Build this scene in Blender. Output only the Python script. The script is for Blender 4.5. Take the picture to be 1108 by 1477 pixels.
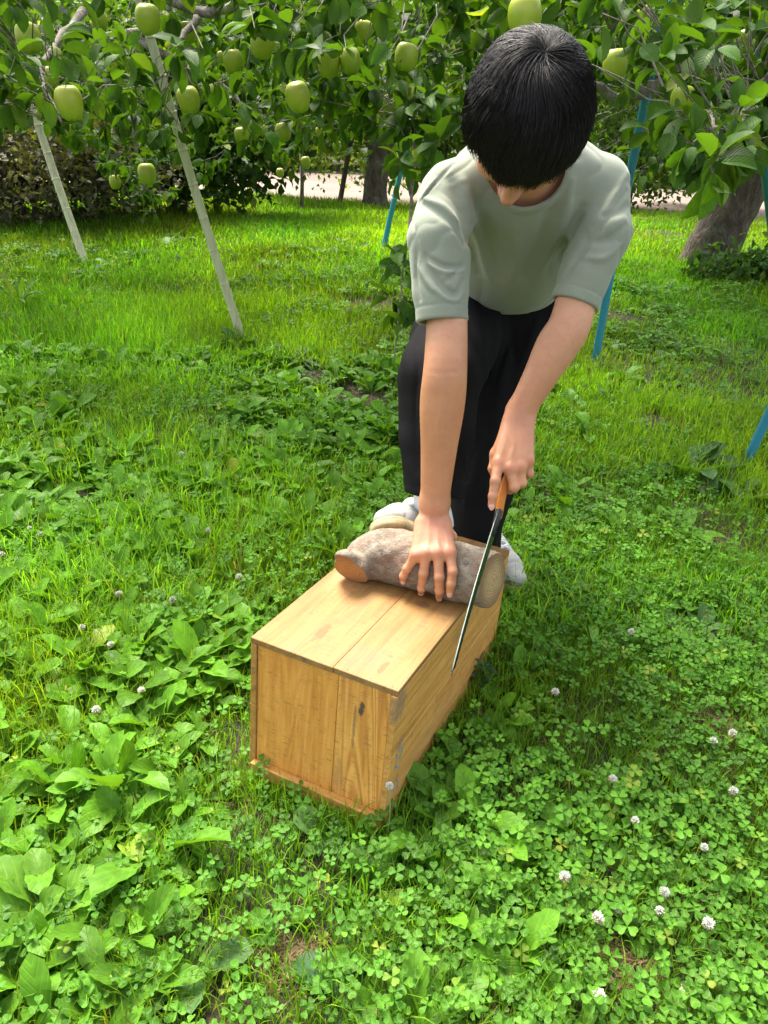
import bpy, math, random
import numpy as np
for _o in list(bpy.data.objects): bpy.data.objects.remove(_o)
SC = bpy.context.scene; C = SC.collection
# ---------------------------------------------------------------- camera
F = 1111.0; HC = 1.15
M = np.array([[.99905, .04362, 0], [.0198, -.45356, .89101], [.03887, -.89016, -.45399]])   # camera axes (right, down, forward) in the world
cd = bpy.data.cameras.new('camera'); cam = bpy.data.objects.new('camera', cd); C.objects.link(cam)
cd.sensor_fit = 'VERTICAL'; cd.sensor_height = 36; cd.lens = 36 * F / 1477; cd.clip_start = .05; cd.clip_end = 500
from mathutils import Matrix, Vector
cam.matrix_world = Matrix([[M[i, 0], -M[i, 1], -M[i, 2], (0, 0, HC)[i]] for i in range(3)] + [[0, 0, 0, 1]])
SC.camera = cam
# ---------------------------------------------------------------- sky and sun
SUN_EL, SUN_AZ = math.radians(60), math.radians(-30)       # azimuth from +Y towards +X
W = bpy.data.worlds.new('World'); SC.world = W; W.use_nodes = True
wn = W.node_tree; bg = wn.nodes['Background']
sky = wn.nodes.new('ShaderNodeTexSky'); sky.sky_type = 'NISHITA'; sky.sun_disc = False
sky.sun_elevation = SUN_EL; sky.sun_rotation = SUN_AZ; sky.air_density = 1.0; sky.dust_density = 4.0; sky.ozone_density = 1.0
hs = wn.nodes.new('ShaderNodeHueSaturation'); hs.inputs['Saturation'].default_value = .35
wn.links.new(sky.outputs[0], hs.inputs['Color']); wn.links.new(hs.outputs[0], bg.inputs[0]); bg.inputs[1].default_value = .135
sl = bpy.data.lights.new('sun', 'SUN'); sl.energy = 2.9; sl.angle = math.radians(26); sl.color = (1, .93, .80)
so = bpy.data.objects.new('sun', sl); C.objects.link(so)
sd = Vector((math.sin(SUN_AZ) * math.cos(SUN_EL), math.cos(SUN_AZ) * math.cos(SUN_EL), math.sin(SUN_EL)))
so.rotation_euler = sd.to_track_quat('Z', 'Y').to_euler(); so.location = (0, 0, 10)
vs = SC.view_settings; vs.view_transform = 'Standard'; vs.look = 'None'; vs.exposure = 1.85; vs.gamma = 1; vs.use_curve_mapping = False
SC.cycles.max_bounces = 8; SC.cycles.diffuse_bounces = 4; SC.cycles.transparent_max_bounces = 8
rng = np.random.default_rng(7); random.seed(7)

# ---------------------------------------------------------------- helpers: projection
def at(px, py, d): return M @ np.array([(px - 554) / F * d, (py - 738.5) / F * d, d]) + [0, 0, HC]
def pr(P):
    c = (np.asarray(P) - [0, 0, HC]) @ M
    return np.stack([c[..., 0] / c[..., 2] * F + 554, c[..., 1] / c[..., 2] * F + 738.5, c[..., 2]], -1)
def sstep(a, b, x): t = np.clip((x - a) / (b - a), 0, 1); return t * t * (3 - 2 * t)
_tab = np.random.default_rng(3).random((64, 64))
def vnoise(x, y, s=1.0):
    x = np.asarray(x) * s; y = np.asarray(y) * s
    xi = np.floor(x).astype(int); yi = np.floor(y).astype(int); fx = x - xi; fy = y - yi
    fx = fx * fx * (3 - 2 * fx); fy = fy * fy * (3 - 2 * fy)
    g = lambda i, j: _tab[i % 64, j % 64]
    return (g(xi, yi) * (1 - fx) + g(xi + 1, yi) * fx) * (1 - fy) + (g(xi, yi + 1) * (1 - fx) + g(xi + 1, yi + 1) * fx) * fy
def gz(x, y):
    h = .32 * sstep(2.1, 7.2, y) + .014 * (vnoise(x, y, 2.7) - .5) + .05 * (vnoise(x + 9, y + 4, .7) - .5) * sstep(2.2, 4, y)
    return h - .004
def ghit(px, py):
    r = at(px, py, 1) - [0, 0, HC]; t = .3
    for k in range(4000):
        p = r * t + [0, 0, HC]
        if p[2] < gz(p[0], p[1]): break
        t += .004 + t * .0004
    return p
# ---------------------------------------------------------------- helpers: objects
def mesh(name, V, Fs, mats=(), smooth=True, col=None, uv=None, mi=None):
    me = bpy.data.meshes.new(name)
    if isinstance(Fs, np.ndarray): Fs = [Fs]
    Fs = [np.asarray(f, np.int32) for f in Fs if len(f)]
    V = np.asarray(V, np.float32)
    me.vertices.add(len(V)); me.vertices.foreach_set('co', V.ravel())
    li = np.concatenate([f.ravel() for f in Fs]); tot = np.concatenate([np.full(len(f), f.shape[1], np.int32) for f in Fs])
    st = np.concatenate([[0], np.cumsum(tot)[:-1]]).astype(np.int32)
    me.loops.add(len(li)); me.loops.foreach_set('vertex_index', li)
    me.polygons.add(len(tot)); me.polygons.foreach_set('loop_start', st); me.polygons.foreach_set('loop_total', tot)
    me.polygons.foreach_set('use_smooth', np.full(len(tot), smooth))
    if mi is not None: me.polygons.foreach_set('material_index', np.asarray(mi, np.int32))
    if col is not None:
        a = me.attributes.new('tint', 'FLOAT_COLOR', 'POINT'); c = np.ones((len(V), 4), np.float32); c[:, :3] = col; a.data.foreach_set('color', c.ravel())
    if uv is not None:
        a = me.attributes.new('luv', 'FLOAT_VECTOR', 'POINT'); c = np.zeros((len(V), 3), np.float32); c[:, :uv.shape[1]] = uv; a.data.foreach_set('vector', c.ravel())
    for m in (mats if isinstance(mats, (list, tuple)) else [mats]): me.materials.append(m)
    me.update(); me.validate()
    return me
def link(name, me, parent=None, label=None, cat=None, group=None, kind=None):
    o = bpy.data.objects.new(name, me); C.objects.link(o)
    if parent is not None: o.parent = parent
    return tag(o, label, cat, group, kind)
def tag(o, label=None, cat=None, group=None, kind=None):
    for k, v in (('label', label), ('category', cat), ('group', group), ('kind', kind)):
        if v: o[k] = v
    return o
def empty(name, loc=(0, 0, 0), **k):
    o = bpy.data.objects.new(name, None); C.objects.link(o); o.location = Vector(loc); o.empty_display_size = .05
    return tag(o, **k)
def child(name, V, Fs, mats, parent, **k):          # world-space vertices -> a child mesh of an unrotated parent
    V = np.asarray(V, float) - np.array(parent.location)
    lab = k.pop('label', None)
    return link(name, mesh(name, V, Fs, mats, **k), parent, label=lab)
def cat(*parts):                                    # merge (V, F) lists of equal face size
    V = []; Fs = {}; n = 0
    for v, fs in parts:
        for f in (fs if isinstance(fs, list) else [fs]):
            f = np.asarray(f)
            if len(f): Fs.setdefault(f.shape[1], []).append(f + n)
        V.append(v); n += len(v)
    return np.concatenate(V), [np.concatenate(f) for f in Fs.values()]
def nrm(v): v = np.asarray(v, float); return v / (np.linalg.norm(v, axis=-1, keepdims=True) + 1e-12)
def smoothpath(P, n=6):                             # Catmull-Rom through rows (xyz + any)
    P = np.asarray(P, float); Q = np.vstack([2 * P[0] - P[1], P, 2 * P[-1] - P[-2]]); out = []
    for i in range(len(P) - 1):
        a, b, c, d = Q[i:i + 4]
        for t in np.arange(n) / n:
            out.append(.5 * ((2 * b) + (-a + c) * t + (2 * a - 5 * b + 4 * c - d) * t * t + (-a + 3 * b - 3 * c + d) * t ** 3))
    return np.array(out + [P[-1]])
def tube(P, R, k=8, caps=True, ell=1.0, rough=0, up=(0, 0, 1), sq=None):
    P = np.asarray(P, float); n = len(P); R = np.broadcast_to(R, (n,)) if np.ndim(R) < 2 else R
    T = nrm(np.gradient(P, axis=0)); u = np.array(up, float); V = []
    if abs(T[0] @ u) > .9: u = np.array((1., 0, 0))
    for i in range(n):
        u = nrm(u - T[i] * (u @ T[i])); w = np.cross(T[i], u)
        a = np.arange(k) / k * 2 * math.pi
        r = R[i] * (1 + rough * (rng.random(k) - .5))
        V.append(P[i] + np.outer(np.cos(a) * r, u) + np.outer(np.sin(a) * r * ell, w))
    V = np.concatenate(V); i, j = np.meshgrid(np.arange(n - 1), np.arange(k), indexing='ij'); i = i.ravel(); j = j.ravel(); j2 = (j + 1) % k
    Q = np.stack([i * k + j, i * k + j2, (i + 1) * k + j2, (i + 1) * k + j], 1)
    fs = [Q]
    if caps:
        V = np.vstack([V, P[0], P[-1]]); a = np.arange(k); b = (a + 1) % k
        fs.append(np.concatenate([np.stack([b, a, np.full(k, n * k)], 1), np.stack([(n - 1) * k + a, (n - 1) * k + b, np.full(k, n * k + 1)], 1)]))
    return V, fs
def tubes3(P, R, k=3):                              # many open tubes at once: P (N,n,3), R (N,n)
    N, n, _ = P.shape; T = nrm(np.gradient(P, axis=1)); ref = nrm(np.cross(T, nrm(np.array([.3, .2, .93]) + np.zeros_like(T))))
    w = np.cross(T, ref); a = np.arange(k) / k * 2 * math.pi
    V = P[:, :, None] + R[:, :, None, None] * (np.cos(a)[:, None] * ref[:, :, None] + np.sin(a)[:, None] * w[:, :, None])
    b = (np.arange(N) * n * k)[:, None, None]; i = np.arange(n - 1)[None, :, None]; j = np.arange(k)[None, None, :]; j2 = (j + 1) % k
    Q = np.stack([b + i * k + j, b + i * k + j2, b + (i + 1) * k + j2, b + (i + 1) * k + j], -1).reshape(-1, 4)
    return V.reshape(-1, 3), Q
def box_vf(lo, hi, bev=.0015):                      # bevelled box
    lo = np.array(lo, float); hi = np.array(hi, float); V = []; c = (lo + hi) / 2; h = (hi - lo) / 2
    import itertools
    idx = {}
    for s in itertools.product((-1, 1), repeat=3):
        for ax in range(3):
            p = h * np.array(s); q = p - np.array(s) * bev; q[ax] = p[ax]; idx[(s, ax)] = len(V); V.append(c + q)
    Fq = []; Ft = []
    for ax in range(3):
        a, b = [k for k in range(3) if k != ax]
        for sg in (-1, 1):
            f = []
            for sa, sb in ((-1, -1), (1, -1), (1, 1), (-1, 1)):
                s = [0, 0, 0]; s[ax] = sg; s[a] = sa; s[b] = sb; f.append(idx[(tuple(s), ax)])
            if (sg > 0) != (ax != 1): f = f[::-1]
            Fq.append(f)
    for ax in range(3):                             # edges along ax
        a, b = [k for k in range(3) if k != ax]
        for sa in (-1, 1):
            for sb in (-1, 1):
                s0 = [0] * 3; s1 = [0] * 3; s0[ax] = -1; s1[ax] = 1
                for s in (s0, s1): s[a] = sa; s[b] = sb
                s0, s1 = tuple(s0), tuple(s1); Fq.append([idx[(s0, a)], idx[(s1, a)], idx[(s1, b)], idx[(s0, b)]])
    for s in itertools.product((-1, 1), repeat=3): Ft.append([idx[(s, k)] for k in range(3)])
    return np.array(V), [np.array(Fq), np.array(Ft)]
def fixn(me):                                       # consistent outward normals
    import bmesh
    bm = bmesh.new(); bm.from_mesh(me); bmesh.ops.recalc_face_normals(bm, faces=bm.faces); bm.to_mesh(me); bm.free()
# ---------------------------------------------------------------- helpers: shader graphs
class G:
    def __init__(s, name):
        s.m = bpy.data.materials.new(name); s.m.use_nodes = True; s.t = s.m.node_tree; s.N = s.t.nodes; s.L = s.t.links
        s.p = s.N['Principled BSDF']; s.out = s.N['Material Output']
    def n(s, ty, props=None, **ins):
        nd = s.N.new('ShaderNode' + ty)
        for k, v in (props or {}).items(): setattr(nd, k, v)
        for k, v in ins.items(): s.set(nd, k, v)
        return nd
    def set(s, nd, k, v):
        key = int(k[1:]) if k[0] == 'i' and k[1:].isdigit() else k.replace('_', ' ')
        inp = nd.inputs[key]
        if isinstance(v, bpy.types.NodeSocket): s.L.new(v, inp)
        elif isinstance(v, bpy.types.Node): s.L.new(v.outputs[0], inp)
        elif isinstance(v, (tuple, list)) and inp.type == 'RGBA' and len(v) == 3: inp.default_value = (*v, 1)
        else: inp.default_value = v
    def math(s, op, a, b=0.0, clamp=False): return s.n('Math', dict(operation=op, use_clamp=clamp), i0=a, i1=b).outputs[0]
    def mix(s, f, a, b, mode='MIX'): 
        nd = s.n('Mix', dict(data_type='RGBA', blend_type=mode)); s.set(nd, 'i0', f); s.set(nd, 'i6', a); s.set(nd, 'i7', b); return nd.outputs[2]
    def noise(s, vec, scale, detail=3, rough=.55, dist=0): return s.n('TexNoise', Vector=vec, Scale=scale, Detail=detail, Roughness=rough, Distortion=dist).outputs[0]
    def ramp(s, f, stops, interp='LINEAR'):
        nd = s.n('ValToRGB', i0=f); cr = nd.color_ramp; cr.interpolation = interp
        while len(cr.elements) < len(stops): cr.elements.new(.5)
        for e, (p, c) in zip(cr.elements, stops): e.position = p; e.color = (*c, 1) if len(c) == 3 else c
        return nd.outputs[0]
    def mapr(s, f, a, b, c=0., d=1.): return s.n('MapRange', dict(interpolation_type='SMOOTHSTEP'), i0=f, i1=a, i2=b, i3=c, i4=d).outputs[0]
    def scale(s, vec, v, loc=(0, 0, 0)): return s.n('Mapping', Vector=vec, Scale=v, Location=loc).outputs[0]
    def obj(s): return s.n('TexCoord').outputs['Object']
    def bump(s, h, strength=.3, dist=.002): return s.n('Bump', Strength=strength, Distance=dist, Height=h).outputs[0]
    def P(s, **k):
        for a, b in k.items(): s.set(s.p, a, b)
        return s.m
def leafmat(name, under=.0, trans=.35, rough=.42, spec=.5, vein=True, clover=False, veins=9.0, undercol=None):
    g = G(name); t = g.n('Attribute', dict(attribute_name='tint')).outputs['Color']; uv = g.n('Attribute', dict(attribute_name='luv')).outputs['Vector']
    sp = g.n('SeparateXYZ', Vector=uv); x, y = sp.outputs[0], sp.outputs[1]; ax = g.math('ABSOLUTE', x)
    col = t; pos = g.n('NewGeometry').outputs['Position']
    nz = g.noise(pos, 60, 2); col = g.mix(g.mapr(nz, .25, .75), g.mix(1.0, col, (.78, .80, .75), 'MULTIPLY'), g.mix(1.0, col, (1.15, 1.12, 1.1), 'MULTIPLY'))
    h = nz
    if vein:
        ph = g.math('MULTIPLY', g.math('SUBTRACT', y, g.math('MULTIPLY', ax, .8)), veins * 6.283)
        s = g.math('POWER', g.math('ABSOLUTE', g.math('COSINE', g.math('MULTIPLY', ph, .5))), 14.0)
        mid = g.mapr(ax, .0, .022, 1., 0.)
        v = g.math('MAXIMUM', g.math('MULTIPLY', s, .45), mid)
        col = g.mix(g.math('MULTIPLY', v, .5), col, g.mix(1.0, col, (2.0, 1.7, 1.6), 'MULTIPLY'))
        h = g.math('SUBTRACT', g.math('MULTIPLY', nz, .5), v)
    if clover:
        d = g.math('ABSOLUTE', g.math('SUBTRACT', g.math('ADD', y, g.math('MULTIPLY', ax, -.55)), .48))
        col = g.mix(g.math('MULTIPLY', g.mapr(d, .03, .09, 1., 0.), .35), col, (.22, .36, .12))
    if undercol:
        bf = g.n('NewGeometry').outputs['Backfacing']; col = g.mix(g.math('MULTIPLY', bf, .75), col, undercol)
    g.P(Base_Color=col, Roughness=rough, IOR=1.45, Normal=g.bump(h, .6, .0016))
    g.set(g.p, 'Specular IOR Level', spec * .55)
    tr = g.n('BsdfTranslucent', Color=g.mix(1.0, col, (1.7, 1.75, .35), 'MULTIPLY'))
    mx = g.n('MixShader', i0=trans, i1=g.p.outputs[0], i2=tr.outputs[0]); g.L.new(mx.outputs[0], g.out.inputs[0])
    return g.m
# ---------------------------------------------------------------- helpers: signed distance shapes -> one continuous surface
def S_cone(a, b, ra, rb, flat=None, f=1.0):
    a = np.asarray(a, float); b = np.asarray(b, float); ab = b - a; L2 = ab @ ab + 1e-12
    nf = nrm(flat) if flat is not None else None
    def d(p):
        v = p - a
        if nf is not None: v = v + nf * ((v @ nf) * (1 / f - 1))[..., None]; 
        ab2 = ab if nf is None else ab + nf * (ab @ nf) * (1 / f - 1)
        h = np.clip(v @ ab2 / (ab2 @ ab2 + 1e-12), 0, 1)
        r = np.linalg.norm(v - h[..., None] * ab2, axis=-1) - (ra + (rb - ra) * h)
        return r * (1 if nf is None else (f + 1) / 2)
    return d, (a + b) / 2, math.sqrt(L2) / 2 + max(ra, rb)
def S_ell(c, r, R=np.eye(3)):                       # R columns: local axes
    c = np.asarray(c, float); r = np.asarray(r, float); R = np.asarray(R, float)
    def d(p):
        q = (p - c) @ R; k0 = np.linalg.norm(q / r, axis=-1); k1 = np.linalg.norm(q / (r * r), axis=-1)
        return k0 * (k0 - 1) / np.maximum(k1, 1e-9)
    return d, c, float(max(r))
def chain(pts, rs, **k): return [S_cone(pts[i], pts[i + 1], rs[i], rs[i + 1], **k) for i in range(len(pts) - 1)]
def smin(a, b, k): h = np.maximum(k - np.abs(a - b), 0) / k; return np.minimum(a, b) - h * h * k * .25
def smax(a, b, k): return -smin(-a, -b, k)
def unit(shapes, k):                                # several cones as one shape, so that the outer blend does not swell the joints
    def d(p):
        v = shapes[0][0](p)
        for q in shapes[1:]: v = smin(v, q[0](p), k)
        return v
    lo = np.min([c - r for f, c, r in shapes], 0); hi = np.max([c + r for f, c, r in shapes], 0); return d, (lo + hi) / 2, float(np.linalg.norm(hi - lo) / 2)
class Sdf:                                          # ordered list of (op, shape, k); op: + add, - carve; post functions last
    def __init__(s): s.l = []; s.post = []
    def add(s, sh, k=.01):
        for q in (sh if isinstance(sh, list) else [sh]): s.l.append(('+', q, k))
        return s
    def cut(s, sh, k=.004): s.l.append(('-', sh, k)); return s
    def __call__(s, p, c=None, R=None):
        d = np.full(p.shape[:-1], 1e3)
        for op, (f, cc, rr), k in s.l:
            if c is not None and np.linalg.norm(cc - c) > rr + R + .09: continue
            v = f(p); d = smin(d, v, k) if op == '+' else smax(d, -v, k)
        for f in s.post: d = f(p, d)
        return d
    def bounds(s):
        lo = np.min([c - r for op, (f, c, r), k in s.l if op == '+'], 0); hi = np.max([c + r for op, (f, c, r), k in s.l if op == '+'], 0); return lo - .02, hi + .02
    def hit(s, px, py, d0=.9, d1=2.6):              # first surface point seen through a pixel
        o = np.array([0, 0, HC]); r = at(px, py, 1) - o; ln = np.linalg.norm(r); t = d0
        for _ in range(90):
            d = float(s((o + r * t)[None])[0]); t += .8 * max(d, .0002) / ln
            if d < .0006: return o + r * t
            if t > d1: return None
        return o + r * t
def surface(S, vox, B=14):                          # block-sparse surface nets
    lo, hi = S.bounds(); bs = B * vox; nb = np.ceil((hi - lo) / bs).astype(int)
    gi = np.stack(np.meshgrid(*[np.arange(n) for n in nb], indexing='ij'), -1).reshape(-1, 3)
    cen = lo + (gi + .5) * bs; rad = bs * .87 + vox * 2
    act = gi[np.abs(S(cen)) < rad * 1.5 + .006]
    a = np.arange(-1, B + 1); loc = np.stack(np.meshgrid(a, a, a, indexing='ij'), -1)
    keys = []; vs = []; quads = []; K = 4096
    off = np.array([(i, j, k) for i in (0, 1) for j in (0, 1) for k in (0, 1)])
    ed = [(0, 1), (2, 3), (4, 5), (6, 7), (0, 2), (1, 3), (4, 6), (5, 7), (0, 4), (1, 5), (2, 6), (3, 7)]
    for g in act:
        base = g * B; P = lo + (base + loc) * vox; v = S(P.reshape(-1, 3), lo + (g + .5) * bs, rad).reshape(P.shape[:3])
        if v.min() > 0 or v.max() < 0: continue
        n = B + 1
        cv = np.stack([v[o[0]:o[0] + n, o[1]:o[1] + n, o[2]:o[2] + n] for o in off], -1)
        m = (cv.min(-1) < 0) & (cv.max(-1) >= 0); ii = np.argwhere(m)
        if not len(ii): continue
        c = cv[m]; acc = np.zeros((len(c), 3)); cnt = np.zeros(len(c))
        for e0, e1 in ed:
            x = (c[:, e0] < 0) != (c[:, e1] < 0); t = np.where(x, c[:, e0] / (c[:, e0] - c[:, e1] + 1e-15), 0)
            acc += np.where(x[:, None], off[e0] + t[:, None] * (off[e1] - off[e0]), 0); cnt += x
        gcell = base + ii - 1
        vs.append(lo + (gcell + acc / cnt[:, None]) * vox); kk = (gcell + 1) @ np.array([K * K, K, 1]); keys.append(kk)
        for ax in range(3):
            b_, c_ = [(1, 2), (2, 0), (0, 1)][ax]
            s0 = [slice(1, B + 1)] * 3; s1 = list(s0); s1[ax] = slice(2, B + 2)
            va = v[tuple(s0)]; vb = v[tuple(s1)] 
            sg = (va < 0) != (vb < 0); e = np.argwhere(sg)
            if not len(e): continue
            neg = va[sg] < 0; ge = base + e
            eb = np.eye(3, dtype=int)[b_]; ec = np.eye(3, dtype=int)[c_]
            q = np.stack([(ge - eb - ec + 1) @ np.array([K * K, K, 1]), (ge - ec + 1) @ np.array([K * K, K, 1]), (ge + 1) @ np.array([K * K, K, 1]), (ge - eb + 1) @ np.array([K * K, K, 1])], 1)
            q[~neg] = q[~neg][:, ::-1]; quads.append(q)
    keys = np.concatenate(keys); vs = np.concatenate(vs); quads = np.concatenate(quads)
    uk, first = np.unique(keys, return_index=True); V = vs[first]
    qi = np.searchsorted(uk, quads); ok = (qi < len(uk)).all(1); qi = qi[ok]; quads = quads[ok]; ok = (uk[qi] == quads).all(1)
    return V, qi[ok]
def groove(pts, w, dep):                            # crease (+) or ridge (-) along a 3-D path
    pts = np.asarray(pts, float); segs = list(zip(pts[:-1], pts[1:])); c = pts.mean(0); R = np.max(np.linalg.norm(pts - c, axis=1)) + 3 * w; n = len(segs)
    def f(p, d):
        near = np.linalg.norm(p - c, axis=-1) < R
        if not near.any(): return d
        q = p[near]; best = np.full(len(q), 9.); hh = np.zeros(len(q))
        for i, (a, b) in enumerate(segs):
            ab = b - a; h = np.clip((q - a) @ ab / (ab @ ab + 1e-12), 0, 1); dd = np.linalg.norm(q - a - h[:, None] * ab, axis=1)
            m = dd < best; best[m] = dd[m]; hh[m] = (i + h[m]) / n
        d = d.copy(); d[near] += dep * np.exp(-(best / w) ** 1.5) * np.sin(np.clip(hh, .04, .96) * math.pi) ** .5; return d
    return f
def folds(S, lst, gain=(1., 1.)):                                  # folds given as pixel paths traced on the surface: (pixels, width, depth)
    out = []
    for px, w, dep in lst:
        P = [S.hit(*q) for q in smoothpath(np.array(px, float), 3)]; P = [p for p in P if p is not None]
        if len(P) > 1: out.append(groove(P, w * gain[0], dep * gain[1]))
    return out

# ---------------------------------------------------------------- materials
def woodmat(name, axis, seed, c1, c2, c3, weather=.25, marks=(), rings=0.):
    g = G(name); o = g.obj(); sc = [1, 1, 1]; sc[axis] = .07
    v = g.scale(o, sc, (seed * .37, seed * .73, seed * .19)); lo = g.noise(g.scale(o, [.25 if k == axis else 1 for k in range(3)]), 9, 3)
    n1 = g.noise(v, 60, 4, .6, .6); n2 = g.noise(v, 340, 2, .6); n3 = g.noise(v, 13, 2, .5, .9)
    wv = g.math('SINE', g.math('ADD', g.math('MULTIPLY', n3, 78.), g.math('MULTIPLY', n1, 3.)))
    f = g.math('ADD', g.math('MULTIPLY', wv, .10 + rings), g.math('ADD', g.math('MULTIPLY', n1, .75), .12))
    col = g.ramp(f, [(.12, c3), (.45, c2), (.8, c1)])
    col = g.mix(g.math('MULTIPLY', g.mapr(n2, .52, .72), .35), col, g.mix(1., col, (.72, .62, .5), 'MULTIPLY'))
    col = g.mix(g.math('MULTIPLY', g.mapr(lo, .42, .7), weather), col, (.36, .26, .13))
    sx = g.n('SeparateXYZ', Vector=o); X = [sx.outputs[k] for k in range(3)]
    saw = g.noise(g.scale(o, [3 if k != axis else 1 for k in range(3)]), 30, 2)
    cross = g.noise(g.scale(o, [.06 if k != axis else 1 for k in range(3)], (seed, 0, 0)), 520, 2, .7)
    col = g.mix(g.math('MULTIPLY', g.math('MULTIPLY', g.mapr(cross, .53, .66), g.mapr(saw, .42, .58)), .6), col, (.12, .075, .05))
    for (c, r, mc, am, ns) in marks:                # stains, knots: centre, radii, colour, amount, roughness
        q = g.n('VectorMath', dict(operation='SUBTRACT'), i0=o, i1=c).outputs[0]
        q = g.n('VectorMath', dict(operation='DIVIDE'), i0=q, i1=r).outputs[0]
        ln = g.n('VectorMath', dict(operation='LENGTH'), i0=q).outputs['Value']
        ln = g.math('ADD', ln, g.math('MULTIPLY', g.math('SUBTRACT', g.noise(o, 90, 3, .7), .5), ns))
        col = g.mix(g.math('MULTIPLY', g.mapr(ln, .55, 1.05, 1., 0.), am), col, mc)
    col = g.mix(g.math('MULTIPLY', g.mapr(g.noise(v, 150, 3, .7), .40, .62), .22), col, g.mix(1., col, (.66, .52, .38), 'MULTIPLY')); h = g.math('ADD', g.math('MULTIPLY', n2, .7), g.math('ADD', n1, g.math('MULTIPLY', cross, .5)))
    g.P(Base_Color=col, Roughness=g.mapr(n1, .2, .8, .5, .75), Normal=g.bump(h, .4, .0012)); return g.m
def skinmat():
    g = G('skin'); o = g.obj(); t = g.n('Attribute', dict(attribute_name='tint')).outputs['Color']
    n = g.noise(o, 22, 3); n2 = g.noise(o, 420, 2); vor = g.n('TexVoronoi', dict(feature='DISTANCE_TO_EDGE'), Vector=g.scale(o, (1, 1, .6)), Scale=620).outputs[0]
    col = g.mix(g.mapr(n, .3, .7), g.mix(1., t, (.95, .90, .88), 'MULTIPLY'), g.mix(1., t, (1.05, 1.05, 1.03), 'MULTIPLY'))
    col = g.mix(g.math('MULTIPLY', g.mapr(g.noise(o, 95, 3), .5, .68), .36), col, g.mix(1., t, (1., .70, .62), 'MULTIPLY'))
    g.P(Base_Color=col, Roughness=.47, Subsurface_Weight=.12, Subsurface_Radius=(1, .35, .2), Subsurface_Scale=.006, Normal=g.bump(g.math('ADD', g.mapr(vor, 0., .12), n2), .22, .0004)); return g.m
def clothmat(name, c, rough=.85, weave=900, vary=.08, sheen=.25, spec=.2):
    g = G(name); o = g.obj(); n = g.noise(o, 14, 4); a = g.noise(g.scale(o, (1, 1, .25)), weave, 1); b = g.noise(g.scale(o, (.25, .25, 1)), weave, 1)
    col = g.mix(g.mapr(n, .3, .7), tuple(x * (1 - vary) for x in c), tuple(x * (1 + vary) for x in c))
    col = g.mix(g.math('MULTIPLY', g.mapr(a, .5, .75), .35), col, tuple(x * .72 for x in c))
    g.P(Base_Color=col, Roughness=rough, Sheen_Weight=sheen, Sheen_Roughness=.5, Normal=g.bump(g.math('ADD', a, b), .25, .0006)); g.set(g.p, 'Specular IOR Level', spec if max(c) > .05 else .07); return g.m
def plainmat(name, c, rough=.5, metal=0., var=.12, ns=40, bump=.1, spec=.5):
    g = G(name); o = g.obj(); n = g.noise(o, ns, 4)
    g.P(Base_Color=g.mix(g.mapr(n, .3, .7), tuple(x * (1 - var) for x in c), tuple(min(1, x * (1 + var)) for x in c)), Roughness=g.mapr(n, .2, .8, rough * .85, min(1, rough * 1.15)), Metallic=metal, Normal=g.bump(n, bump, .001)); g.set(g.p, 'Specular IOR Level', spec); return g.m
def barkmat(name, c1, c2, sc=30, lich=.4, bump=.6, st=.35, dist=.004, pink=None, crack=.35, knots=None):
    g = G(name); o = g.obj(); v = g.scale(o, (1, 1, st)); n = g.noise(v, sc, 6, .65, .5); vo = g.n('TexVoronoi', dict(feature='DISTANCE_TO_EDGE'), Vector=g.scale(o, (1, 1, st), (.3, .2, .1)), Scale=sc * .9).outputs[0]
    n2 = g.noise(o, sc * .35, 4, .6)
    col = g.mix(g.mapr(n, .3, .7), c1, c2); col = g.mix(g.math('MULTIPLY', g.mapr(n2, .5, .66), lich), col, (.42, .43, .36))
    if knots is not None:
        P_ = g.n('NewGeometry').outputs['Position']
        for kc, kr in knots:
            ln = g.math('MULTIPLY', g.n('VectorMath', dict(operation='LENGTH'), i0=g.n('VectorMath', dict(operation='SUBTRACT'), i0=P_, i1=tuple(kc)).outputs[0]).outputs['Value'], 1 / kr); ln = g.math('ADD', ln, g.math('MULTIPLY', g.math('SUBTRACT', g.noise(P_, 120, 3, .7), .5), .9)); rg = g.math('ABSOLUTE', g.math('SINE', g.math('MULTIPLY', ln, 6.)))
            col = g.mix(g.math('MULTIPLY', g.mapr(ln, .7, 1.1, 1., 0.), g.mapr(rg, .1, .8, .85, .25)), col, (.05, .035, .028))
    if pink: col = g.mix(g.math('MULTIPLY', g.mapr(g.noise(o, sc * .3, 3, .5, .4), .47, .6), .32), col, pink)
    col = g.mix(g.math('MULTIPLY', g.mapr(vo, .0, .06, 1., 0.), crack), col, tuple(x * .35 for x in c1))
    f_ = g.noise(g.scale(o, (1, 1, 1.6)), sc * 6, 3, .7); col = g.mix(g.mapr(f_, .35, .65), g.mix(1., col, (.76, .74, .72), 'MULTIPLY'), g.mix(1., col, (1.12, 1.12, 1.12), 'MULTIPLY')); n = g.math('ADD', n, g.math('MULTIPLY', f_, .5)); g.P(Base_Color=col, Roughness=.85, Normal=g.bump(g.math('ADD', n, g.math('MULTIPLY', g.mapr(vo, 0., .12), .6 * min(1, crack * 2))), bump, dist)); return g.m

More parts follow.
